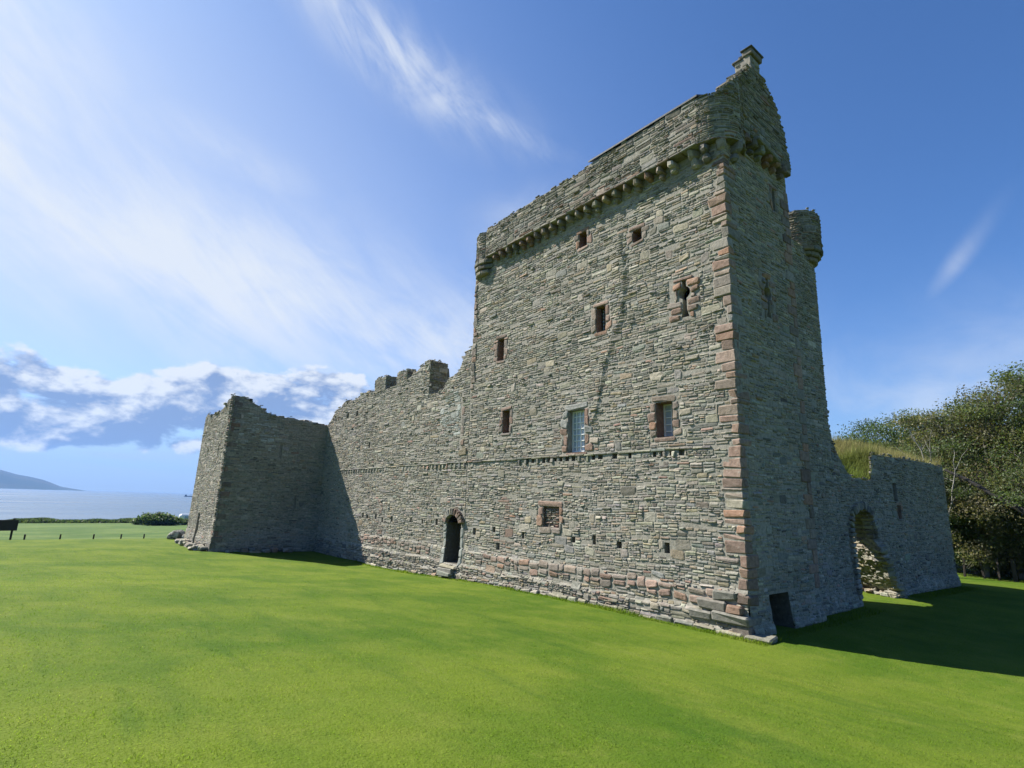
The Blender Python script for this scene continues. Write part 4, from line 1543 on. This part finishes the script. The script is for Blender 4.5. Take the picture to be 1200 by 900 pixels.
def make_tree(H, R, zlow, pal, seed, nclump=95, nleaf=150, leaf=.092, clump=.55, bark=(.21, .195, .165), skew=(0, 0)):
    """tree of height H, crown radius R, crown from zlow up; returns (trunk mesh object, crown mesh object) unparented"""
    r = np.random.default_rng(seed)
    pal = np.array(LEAFP[pal])
    gt_, gc = Geo(), Geo()
    top = np.array((skew[0] * .6, skew[1] * .6, H * .62))
    tr_ = limb(np.array((0, 0, -.4)), top, r, 9, .06)
    tube(gt_, tr_, np.linspace(H * .026, H * .009, 9), bark, 8)
    # clump centres: shell of an uneven ellipsoid
    cz = (H + zlow) / 2
    hz = (H - zlow) / 2
    C = []
    lobes = r.normal(0, 1, (6, 3)); lobes /= np.linalg.norm(lobes, axis=1)[:, None]
    while len(C) < nclump:
        d = r.normal(0, 1, 3); d /= np.linalg.norm(d)
        f = r.uniform(.15, 1) ** .40
        bump = .78 + .32 * max((lobes @ d).max(), 0) ** 3
        p = d * f * bump
        C.append((p[0] * R + skew[0] * (p[2] * .5 + .5), p[1] * R + skew[1] * (p[2] * .5 + .5), cz + p[2] * hz * (1 if p[2] > 0 else .95)))
    C = np.array(C)
    # limbs to a subset, twigs to every clump
    hubs = C[r.choice(len(C), 11, replace=False)]
    starts = []
    for h_ in hubs:
        s0 = tr_[r.integers(3, 9)]
        e = s0 + (h_ - s0) * .8
        lb = limb(s0, e, r, 7, .12)
        tube(gt_, lb, np.linspace(H * .010, H * .003, 7), np.array(bark) * r.uniform(.8, 1.2), 6)
        starts += list(lb[2:])
    starts = np.array(starts)
    for c0 in C:
        j = np.argmin(np.linalg.norm(starts - c0, axis=1) + r.uniform(0, .6, len(starts)))
        tube(gt_, limb(starts[j], c0, r, 4, .12), np.linspace(.030, .010, 4) * H / 10, np.array(bark) * r.uniform(.7, 1.25), 4)
        for t_ in range(3):
            tube(gt_, limb(c0, c0 + r.normal(0, clump * .9, 3), r, 3, .1), [.012, .009, .004], np.array(bark) * r.uniform(.7, 1.25), 3)
    # leaves
    cl = pal[r.integers(0, len(pal), len(C))] * r.normal(1, .18, (len(C), 1))
    sz = r.uniform(.6, 1.35, len(C)) * clump
    cnt = (nleaf * r.uniform(.55, 1.4, len(C))).astype(int)
    idx = np.repeat(np.arange(len(C)), cnt)
    P_ = C[idx] + np.clip(r.normal(0, 1, (len(idx), 3)), -1.7, 1.7) * sz[idx][:, None] * np.array((1, 1, .62))
    n = len(P_)
    a = r.normal(0, 1, (n, 3)); a /= np.linalg.norm(a, axis=1)[:, None]
    b = np.cross(a, r.normal(0, 1, (n, 3))); b /= np.linalg.norm(b, axis=1)[:, None]
    s = leaf * r.uniform(.55, 1.25, n)[:, None]
    V = np.stack([P_ - a * s * .9, P_ - b * s * .42, P_ + a * s * .9, P_ + b * s * .42], 1)
    col = np.clip(cl[idx] * r.normal(1, .16, (n, 1)), .008, .3)
    gc.add(V.reshape(-1, 3), [np.arange(4 * n).reshape(n, 4)], np.repeat(col, 4, 0))
    return gt_, gc


tree_mesh = {}
for key, args in {
    'tall': dict(H=12.5, R=4.4, zlow=2.5, pal='olive', seed=1, nclump=170, nleaf=330, clump=.58),
    'round': dict(H=10.2, R=4.0, zlow=1.5, pal='green', seed=2, nclump=160, nleaf=340, clump=.58),
    'low': dict(H=7.6, R=3.4, zlow=.9, pal='rust', seed=3, nclump=130, nleaf=330, clump=.5),
    'wide': dict(H=10.8, R=4.6, zlow=1.8, pal='rust', seed=4, nclump=170, nleaf=330, clump=.58),
}.items():
    tree_mesh[key] = make_tree(**args)
protos = {}


def place_tree(key, x, y, s, rot, label, group='trees in the wood beyond the gate wall', sz=None):
    z = float(ground_z(x, y))
    if key not in protos:
        root = thing('broadleaf_tree', label, 'tree', (0, 0, 0), group)
        t_ = tree_mesh[key][0].build('trunk', M_BARK, root, True)
        c_ = tree_mesh[key][1].build('crown', M_LEAF, root)
        protos[key] = (t_.data, c_.data)
    else:
        root = thing('broadleaf_tree', label, 'tree', (0, 0, 0), group)
        for nm, me in zip(('trunk', 'crown'), protos[key]):
            o = bpy.data.objects.new(nm, me)
            COL.objects.link(o); o.parent = root
    root.location = (x, y, z)
    root.rotation_euler = (0, 0, rot)
    root.scale = (s, s, sz or s)
    return root


def polar(az, d):
    a = math.radians(az)
    return CAM[0] + d * math.sin(a), CAM[1] + d * math.cos(a)


G_ = 'trees in the wood beyond the gate wall'
TREES = [
    ('tall', 1.9, 32.0, 1.02, .3, 'tallest olive green tree with gaps of sky at the right edge of the wood'),
    ('wide', -.8, 31.6, 1.00, 1.9, 'tall rust tinged tree just left of the tallest tree'),
    ('tall', -3.6, 32.2, .84, 2.6, 'olive tree rising straight behind the far end of the gate wall'),
    ('round', -6.8, 34.6, 1.03, .8, 'dark green rounded tree above the middle of the grassy wall top'),
    ('round', -9.4, 33.0, .92, 4.0, 'lower green tree nearest to the ragged edge of the tower'),
    ('wide', -12.0, 36.0, .85, 3.1, 'far tree partly hidden behind the ragged edge of the tower'),
    ('low', 2.0, 29.0, 1.02, 1.0, 'low brownish tree in front at the right edge of the photo'),
    ('low', -.9, 28.6, .92, 2.2, 'low russet tree in front, right beside the end of the gate wall'),
    ('low', .6, 29.4, .80, 4.4, 'small russet tree between the two low trees at the wood edge'),
    ('round', -3.2, 29.6, .80, 5.1, 'green tree tucked close behind the far corner of the gate wall'),
    ('low', -5.6, 31.0, 1.0, .4, 'russet tree showing just above the grassy wall top'),
    ('tall', 4.6, 35.5, 1.1, 5.2, 'tall tree behind the front row, cut by the right edge'),
    ('wide', .8, 38.5, .98, 4.2, 'deep wood tree behind the tallest tree'),
    ('round', -3.4, 39.5, .98, 1.4, 'deep wood tree behind the olive tree'),
    ('wide', 5.2, 30.8, .9, 2.7, 'broad rust tinged tree outside the right edge'),
]
for (k_, x, y, s, ro, lb) in TREES:
    place_tree(k_, x, y, s, ro, lb)

# bare dead tree in front of the wood
dt = thing('dead_tree', 'bare pale dead tree with forked branches against the dark wood', 'tree', (-1.75, 25.9, -.3))
g = Geo()
rt = np.random.default_rng(91)
b0 = np.array((-1.75, 25.9, -.5))
tk = limb(b0, np.array((-2.1, 25.7, 4.6)), rt, 8, .05)
bc = (.34, .32, .28)
tube(g, tk, np.linspace(.14, .07, 8), bc, 7)
g.build('trunk', M_BARK, dt, True)
for (ez, ex, si) in ((7.7, -2.9, 7), (7.0, -1.9, 7), (6.7, -3.4, 5), (6.1, -1.0, 4), (5.6, -3.3, 3), (7.2, -2.5, 6)):
    g = Geo()
    s0 = tk[si]
    e = np.array((ex, 25.7 + rt.normal(0, .5), ez))
    lb = limb(s0, e, rt, 7, .14)
    tube(g, lb, np.linspace(.06, .018, 7), bc, 5)
    for k_ in range(5):
        p0 = lb[rt.integers(2, 7)]
        tube(g, limb(p0, p0 + rt.normal(0, .45, 3) + np.array((0, 0, .3)), rt, 4, .12), np.linspace(.02, .006, 4), bc, 4)
    g.build('branch', M_BARK, dt, True)
# fallen leaning trunk
lt = thing('leaning_trunk', 'dark bare trunk leaning across the wood behind the gate wall', 'tree', (1.95, 26.5, -.3))
g = Geo()
tube(g, limb(np.array((1.75, 26.4, 3.3)), np.array((-1.6, 26.2, 5.7)), rt, 9, .06), np.linspace(.19, .07, 9), (.06, .055, .05), 7)
tube(g, limb(np.array((1.95, 26.5, -.5)), np.array((1.75, 26.4, 3.35)), rt, 5, .04), np.linspace(.24, .19, 5), (.06, .055, .05), 7)
g.build('trunk', M_BARK, lt, True)

# understorey shrubs under the trees
sh_labels = ['dark shrub under the trees nearest the end of the gate wall', 'dark shrub under the middle of the visible wood edge', 'dark shrub at the right edge under the trees',
             'shaded shrub deeper in the wood behind the front shrubs', 'shaded shrub deep in the wood at the right edge']
gts, gcs = make_tree(H=3.4, R=2.3, zlow=.1, pal='green', seed=9, nclump=70, nleaf=160, leaf=.11, clump=.42)
pt = None
for i, (x, y, s) in enumerate(((-1.6, 29.9, 1.), (.4, 30.2, .9), (2.4, 30.6, 1.05), (-.6, 33.5, 1.2), (2.2, 34.2, 1.2))):
    root = thing('shrub', sh_labels[i], 'shrub', (0, 0, 0), 'shrubs under the wood')
    if pt is None:
        t_ = gts.build('stems', M_BARK, root, True); c_ = gcs.build('foliage', M_LEAF, root); pt = (t_.data, c_.data)
    else:
        for nm, me in zip(('stems', 'foliage'), pt):
            o = bpy.data.objects.new(nm, me); COL.objects.link(o); o.parent = root
    root.location = (x, y, float(ground_z(x, y))); root.rotation_euler = (0, 0, i * 1.3); root.scale = (s, s, s)

# fence posts along the edge of the wood
post_l = ['fence post under the trees closest to the end of the gate wall', 'second fence post out from the end of the gate wall', 'third fence post out from the end of the gate wall, below the trees',
          'stout leaning fence post fourth from the end of the gate wall', 'last fence post at the right edge under the trees']
rp = np.random.default_rng(97)
prev = None
for i, (x, w) in enumerate(((-1.55, .05), (-.75, .055), (-.05, .05), (.62, .09), (1.25, .055))):
    y = 27.3
    z = float(ground_z(x, y))
    g = Geo()
    h = 1.15
    A = np.array([[1, 0, rp.normal(0, .03)], [0, 1, 0], [rp.normal(0, .05), rp.normal(0, .04), 1]])
    block(g, (x, y, z + h / 2 - .1), (w, w, h / 2 + .1), (1, 1, 1), A, .012, .004, rp)
    o = g.build('fence_post', M_WOOD)
    tag(o, post_l[i], 'fence post', 'fence posts along the wood edge')

# =================================================================== FAR LEFT: FIELD FENCE, BOARD, BUSHES, BOULDER, SHORE
labs = ['leftmost low fence post at the end of the lawn', 'second low fence post from the left at the end of the lawn', 'third low fence post from the left at the end of the lawn',
        'fourth low fence post from the left at the end of the lawn', 'fifth low fence post, nearest the mossy boulder']
for i, y in enumerate((-15.0, -13.1, -11.2, -9.55, -8.1)):
    x = -43.6 - .07 * (y + 11)
    z = float(ground_z(x, y))
    g = Geo()
    block(g, (x, y, z + .02), (.045, .045, .34), (1, 1, 1), None, .012, .006, rp)
    tag(g.build('field_post', M_WOOD), labs[i], 'fence post', 'low posts at the end of the lawn')

# notice board on two posts at the left edge
nb = thing('notice_board', 'dark wooden notice board on two posts at the far left of the lawn', 'notice board', (-44.4, -16.3, -.5))
for y in (-16.9, -15.75):
    z = float(ground_z(-44.4, y))
    g = Geo(); block(g, (-44.4, y, z + .6), (.06, .06, .95), (1, 1, 1), None, .012)
    g.build('post', M_WOOD, nb)
g = Geo(); block(g, (-44.32, -16.35, .50), (.03, .85, .36), (1, 1, 1), None, .012)
g.build('panel', M_WOOD, nb)

# boulder
def rock(name, c, size, seed, label, cat='boulder', group=None):
    bm = bmesh.new()
    bmesh.ops.create_icosphere(bm, subdivisions=3, radius=1)
    r = SNoise(seed); r2_ = SNoise(seed + 50)
    for v in bm.verts:
        k = 1 + .22 * float(r(v.co.x * 1.8 + v.co.z, v.co.y * 1.8)) + .10 * float(r2_(v.co.x * 4, v.co.y * 4 + v.co.z * 4))
        v.co = Vector((v.co.x * size[0] * k, v.co.y * size[1] * k, max(v.co.z, -.4) * size[2] * k))
    me = bpy.data.meshes.new(name); bm.to_mesh(me); bm.free()
    at = me.attributes.new('col', 'FLOAT_COLOR', 'POINT')
    me.materials.append(M_ROCK)
    o = bpy.data.objects.new(name, me); COL.objects.link(o)
    o.location = c
    return tag(o, label, cat, group)


rock('boulder', (-41.6, -6.3, float(ground_z(-41.6, -6.3)) + .22), (.42, .62, .48), 3, 'pale lichen covered boulder on the lawn left of the corner tower')
rock('boulder', (-41.1, -5.75, float(ground_z(-41.1, -5.75)) + .12), (.30, .36, .34), 8, 'smaller dark boulder leaning against the pale one')
for i, (az, d, s, lb) in enumerate(((-81.6, 158, .7, 'white stone in the rough grass left of the corner tower'), (-81.25, 156, .5, 'smaller white stone beside the first in the rough grass'))):
    x, y = polar(az, d)
    o = rock('pale_rock', (x, y, float(ground_z(x, y)) + .3), (s, s * .9, s), 20 + i, lb, 'rock')
    o.data.materials.clear(); o.data.materials.append(M_WHITE)

# shore scrub: one far mass
g = Geo()
rs = np.random.default_rng(111)
nB = 42000
Y = rs.uniform(-75, 45, nB)
X = -186 + 3.5 * NZ[3](Y * .12, 0 * Y) + rs.normal(0, 2.4, nB)
hs = np.clip(1.15 + .55 * NZ[5](Y * .22, 0 * Y) + .4 * NZ[6](Y * .7, 0 * Y), .35, 2.4)
Z = ground_z(X, Y) + rs.random(nB) ** .7 * hs
blades(g, X, Y, Z - .25, rs.uniform(.3, .6, nB), rs.uniform(.25, .55, nB), rs, 1.2, np.array(LEAFP['green'])[rs.integers(0, 4, nB)] * .75, .15)
tag(g.build('shore_scrub', M_LEAF), 'dark low scrub running along the shore in front of the sea', 'scrub', kind='stuff')
# bushes in the field
gts, gcs = make_tree(H=3.0, R=2.6, zlow=.05, pal='green', seed=14, nclump=60, nleaf=110, leaf=.3, clump=.5)
pb = None
for i, (az, d, s, lb) in enumerate(((-83.0, 150, 1.12, 'large dark bush in the field left of the corner tower'), (-81.9, 152, .80, 'dark bush between the large bush and the corner tower'), (-84.2, 165, .62, 'small dark bush at the left of the large bush'),
                                    (-80.9, 165, .62, 'low bush beside the far corner tower edge'))):
    x, y = polar(az, d)
    root = thing('bush', lb, 'bush', (0, 0, 0), 'bushes in the field by the shore')
    if pb is None:
        t_ = gts.build('stems', M_BARK, root, True); c_ = gcs.build('foliage', M_LEAF, root); pb = (t_.data, c_.data)
    else:
        for nm, me in zip(('stems', 'foliage'), pb):
            o = bpy.data.objects.new(nm, me); COL.objects.link(o); o.parent = root
    root.location = (x, y, float(ground_z(x, y))); root.rotation_euler = (0, 0, i * 2.1); root.scale = (s * 1.1, s * 1.1, s * .80)
# white caravan half hidden by the scrub
x, y = polar(-80.75, 172)
z = float(ground_z(x, y))
cv_ = thing('caravan', 'small white caravan half hidden in scrub beside the corner tower', 'caravan', (x, y, z))
g = Geo(); block(g, (x, y, z + 1.75), (1.1, 1.7, 1.0), (1, 1, 1), None, .35)
g.build('body', M_WHITE, cv_)
g = Geo(); block(g, (x + 1.1, y, z + 2.0), (.02, .6, .28), (1, 1, 1), None, .01)
g.build('window', M_GLASS, cv_)
g = Geo(); block(g, (x, y, z + .5), (.15, .9, .32), (1, 1, 1), None, .1)
g.build('wheel', M_IRON, cv_)
# ship on the horizon
x, y = polar(-80.78, 2100)
sp_ = thing('cargo_ship', 'small distant ship on the sea horizon beside the corner tower', 'ship', (x, y, -12))
tv = np.array((math.cos(math.radians(-80.78)), -math.sin(math.radians(-80.78)), 0)); nv_ = np.array((-tv[1], tv[0], 0))
g = Geo()
Ls, Ws, Hs = 15., 3.2, 2.4
prof_ = [(-1, .75), (-.6, 1), (.5, 1), (.85, .55), (1.08, .03)]
V = []
for zz, k_ in ((-.5, .92), (Hs, 1.)):
    for (t_, w_) in prof_: V.append(np.array((x, y, -12 + zz + (.8 * max(0, t_) if zz > 0 else 0))) + tv * t_ * Ls * k_ + nv_ * w_ * Ws)
    for (t_, w_) in prof_[::-1]: V.append(np.array((x, y, -12 + zz + (.8 * max(0, t_) if zz > 0 else 0))) + tv * t_ * Ls * k_ - nv_ * w_ * Ws)
k = np.arange(10)
g.add(np.array(V), [np.stack([k, (k + 1) % 10, (k + 1) % 10 + 10, k + 10], 1), np.arange(10, 20)[None], np.arange(10)[None]], (1, 1, 1))
g.build('hull', M_HULL, sp_)
A = np.array([tv, nv_, (0, 0, 1)])
g = Geo(); block(g, np.array((x, y, -12 + 4.4)) - tv * 10, (2.6, 2.6, 2.1), (1, 1, 1), A, .2)
g.build('deckhouse', M_HULL, sp_)
g = Geo(); block(g, np.array((x, y, -12 + 5.5)) + tv * 3, (.25, .25, 3.), (1, 1, 1), A, .05); block(g, np.array((x, y, -12 + 7.0)) + tv * 3, (3.5, .15, .15), (1, 1, 1), A, .05)
g.build('mast', M_HULL, sp_)

# =================================================================== LIGHT, SKY
SUN_TO = np.array((-1.0, -.50, 0.)); SUN_TO /= np.linalg.norm(SUN_TO)
EL = math.radians(43.8)
sv = Vector((SUN_TO[0] * math.cos(EL), SUN_TO[1] * math.cos(EL), math.sin(EL)))
sun = bpy.data.lights.new('sun', 'SUN')
sun.energy = 5.0
sun.angle = math.radians(.53)
sun.color = (1., .955, .88)
so = bpy.data.objects.new('sun', sun)
so.rotation_euler = (-sv).to_track_quat('-Z', 'Y').to_euler()
so.location = (-30, -20, 40)
COL.objects.link(so)

world = bpy.data.worlds.new('World')
scene.world = world
world.use_nodes = True
nt = NT(world.node_tree)
sky = nt.new('ShaderNodeTexSky')
sky.sky_type = 'NISHITA'
sky.sun_disc = False
sky.sun_elevation = EL
sky.sun_rotation = math.atan2(sv.x, sv.y)
sky.altitude = 15
sky.air_density = 1.0
sky.dust_density = .55
sky.ozone_density = 2.0
tc_ = nt.new('ShaderNodeTexCoord')
dirv = tc_.outputs['Generated']
sx = nt.new('ShaderNodeSeparateXYZ'); nt.link(dirv, sx.inputs[0])
AZ = nt.m('MULTIPLY', nt.m('ARCTAN2', sx.outputs[0], sx.outputs[1]), 180 / PI)
ELV = nt.m('MULTIPLY', nt.m('ARCSINE', sx.outputs[2]), 180 / PI)


def gauss(a0, e0, sa, se, rot=0.):
    """soft elliptical patch of sky round azimuth a0, elevation e0 (degrees)"""
    c_, s_ = math.cos(math.radians(rot)), math.sin(math.radians(rot))
    da = nt.m('SUBTRACT', AZ, a0); de = nt.m('SUBTRACT', ELV, e0)
    u = nt.m('DIVIDE', nt.m('ADD', nt.m('MULTIPLY', da, c_), nt.m('MULTIPLY', de, s_)), sa)
    v = nt.m('DIVIDE', nt.m('SUBTRACT', nt.m('MULTIPLY', de, c_), nt.m('MULTIPLY', da, s_)), se)
    q = nt.m('ADD', nt.m('MULTIPLY', u, u), nt.m('MULTIPLY', v, v))
    return nt.m('POWER', 2.718, nt.m('MULTIPLY', q, -1.))


def sky_noise(rot, su, sv_, detail=6, rough=.6, dist=.5, off=0.):
    c_, s_ = math.cos(math.radians(rot)), math.sin(math.radians(rot))
    u = nt.m('ADD', nt.m('MULTIPLY', AZ, c_ * su), nt.m('MULTIPLY', ELV, s_ * su))
    v = nt.m('SUBTRACT', nt.m('MULTIPLY', ELV, c_ * sv_), nt.m('MULTIPLY', AZ, s_ * sv_))
    return nt.noise(nt.xyz(u, v, off), 1., detail, rough, dist)


mul = lambda a, b: nt.m('MULTIPLY', a, b)
add = lambda a, b: nt.m('ADD', a, b)
streak = sky_noise(-28, .035, .16, 7, .62, .8, 1.7)
fine_s = sky_noise(-40, .10, .42, 7, .68, .5, 5.1)
fluff = sky_noise(0, .09, .13, 6, .6, .6, 9.3)
# broad cirrus veil on the left
veil = nt.m('MAXIMUM', gauss(-84, 20, 30, 7.5, -9), mul(gauss(-101, 27, 11, 9, -50), 1.15))
veil = nt.m('MAXIMUM', veil, mul(gauss(-62, 16, 14, 6.0, 0), .9))
veil = nt.m('MAXIMUM', veil, mul(gauss(-83, 30, 9, 2.2, -8), .5))
vtex = nt.ramp(add(mul(streak, .5), add(mul(fine_s, .25), mul(fluff, .25))), .37, .62)
cir = mul(veil, add(.28, mul(vtex, .85)))
# isolated wisp higher up
wisp = nt.m('MAXIMUM', gauss(-67, 42.0, 14, 2.6, -20), mul(gauss(-56, 38.3, 8, 1.2, -19), .9))
wtex = nt.ramp(add(mul(fine_s, .4), add(mul(streak, .25), mul(fluff, .35))), .36, .62)
cir = nt.m('MAXIMUM', cir, mul(wisp, add(.10, mul(wtex, .85))))
# faint veil low on the right and a small puff
low = nt.m('MAXIMUM', mul(gauss(-8, 8, 24, 7.5, 3), .55), mul(gauss(-50, 28, 6, 4, 20), .38))
low = nt.m('MAXIMUM', low, mul(gauss(-9.8, 20.5, 3.2, .7, 48), .45))
cir = nt.m('MAXIMUM', cir, mul(low, add(.35, mul(nt.ramp(fluff, .3, .7), .8))))
cir = nt.m('MINIMUM', cir, 1.)
# cumulus bank low over the sea
etop = nt.ramp(AZ, -97, -68, 10.2, 13.2, False)
bank = mul(mul(nt.ramp(ELV, 1.6, 4.2), nt.ramp(nt.m('SUBTRACT', ELV, etop), 2.0, -2.6)), nt.ramp(AZ, -61, -69))


def cumulus(off_a, off_e, det=9):
    u = mul(add(AZ, off_a), .19); v = mul(add(ELV, off_e), .33)
    return nt.noise(nt.xyz(u, v, 3.1), 1., det, .56, .15)


c0 = cumulus(0, 0)
c1 = cumulus(-.9, .9, 5)
dens = add(c0, mul(nt.m('SUBTRACT', bank, .5), .46))
cmask = nt.ramp(dens, .515, .625)
hgt_ = nt.ramp(nt.m('SUBTRACT', ELV, etop), -6.0, -.6)
lit = add(mul(nt.m('SUBTRACT', c0, c1), 4.2), add(mul(hgt_, .50), mul(nt.m('SUBTRACT', .80, dens), 1.1)))
lit = nt.ramp(add(lit, mul(nt.m('SUBTRACT', sky_noise(0, .55, .9, 6, .62, .3, 4.4), .5), .95)), .0, .85)
# gather
strength = .05
skyc = nt.mix(1., sky.outputs[0], (.66, 1.02, 1.48), 'MULTIPLY')
skyc = nt.mix(mul(gauss(-104, 22, 44, 24), .66), skyc, (6.4, 7.0, 8.0))
skyc = nt.mix(nt.ramp(ELV, 9, 0, 0, .75), skyc, (3.5, 4.25, 5.7))
col = nt.mix(mul(cir, .92), skyc, (7.2, 7.7, 8.4))
cumc = nt.mix(lit, (2.2, 3.2, 5.4), (7.6, 8.0, 8.5))
col = nt.mix(mul(cmask, .92), col, cumc)
# thin stratus at the foot of the bank
st = mul(nt.ramp(nt.m('ABSOLUTE', nt.m('SUBTRACT', ELV, 2.2)), 1.8, .3), nt.ramp(sky_noise(0, .05, .6, 4), .42, .62, 0, .6))
col = nt.mix(mul(st, nt.ramp(AZ, -50, -70)), col, (4.6, 5.6, 7.2))
bg = nt.new('ShaderNodeBackground')
nt.link(col, bg.inputs[0]); bg.inputs[1].default_value = strength
ow = nt.new('ShaderNodeOutputWorld'); nt.link(bg.outputs[0], ow.inputs[0])

# air: one closed box of thin haze round the whole scene
HAZE = True
if HAZE:
    m, hn = material('haze_air')
    pv = hn.new('ShaderNodeVolumePrincipled')
    pv.inputs['Color'].default_value = (.20, .46, 1., 1)
    pv.inputs['Density'].default_value = 8e-5
    pv.inputs['Anisotropy'].default_value = .2
    oo = hn.new('ShaderNodeOutputMaterial'); hn.link(pv.outputs[0], oo.inputs['Volume'])
    g = Geo()
    x0, x1, y0, y1, z0, z1 = -6900, 6900, -6900, 6900, -26., 260.
    V = np.array([(x, y, z) for x in (x0, x1) for y in (y0, y1) for z in (z0, z1)])
    g.add(V, [np.array([[0, 1, 3, 2], [4, 6, 7, 5], [0, 4, 5, 1], [2, 3, 7, 6], [0, 2, 6, 4], [1, 5, 7, 3]])], (1, 1, 1))
    tag(g.build('haze', m), 'thin pale sea haze over the water', 'haze', kind='stuff')

# =================================================================== CAMERA
cam = bpy.data.cameras.new('camera')
cam.sensor_width = 36
cam.lens = 640 / 1200 * 36
cam.clip_end = 30000
cam.clip_start = .1
co = bpy.data.objects.new('camera', cam)
COL.objects.link(co)
# axes: right, up, back in world space
CAM_R = [(0.632769,0.144842,0.760673),(0.773753,-0.156537,-0.613843),(0.030163,0.976994,-0.211124)]
M4 = Matrix(CAM_R).to_4x4()
M4.translation = Vector(CAM)
co.matrix_world = M4
scene.camera = co

scene.view_settings.view_transform = 'Standard'
scene.view_settings.look = 'None'
scene.view_settings.gamma = 1
scene.view_settings.exposure = 1.15
scene.cycles.max_bounces = 6
scene.cycles.diffuse_bounces = 3
scene.cycles.glossy_bounces = 3
scene.cycles.transmission_bounces = 4
scene.cycles.volume_bounces = 0
scene.cycles.use_denoising = True
scene.cycles.denoiser = 'OPENIMAGEDENOISE'
scene.cycles.denoising_input_passes = 'RGB_ALBEDO_NORMAL'
scene.cycles.denoising_prefilter = 'ACCURATE'
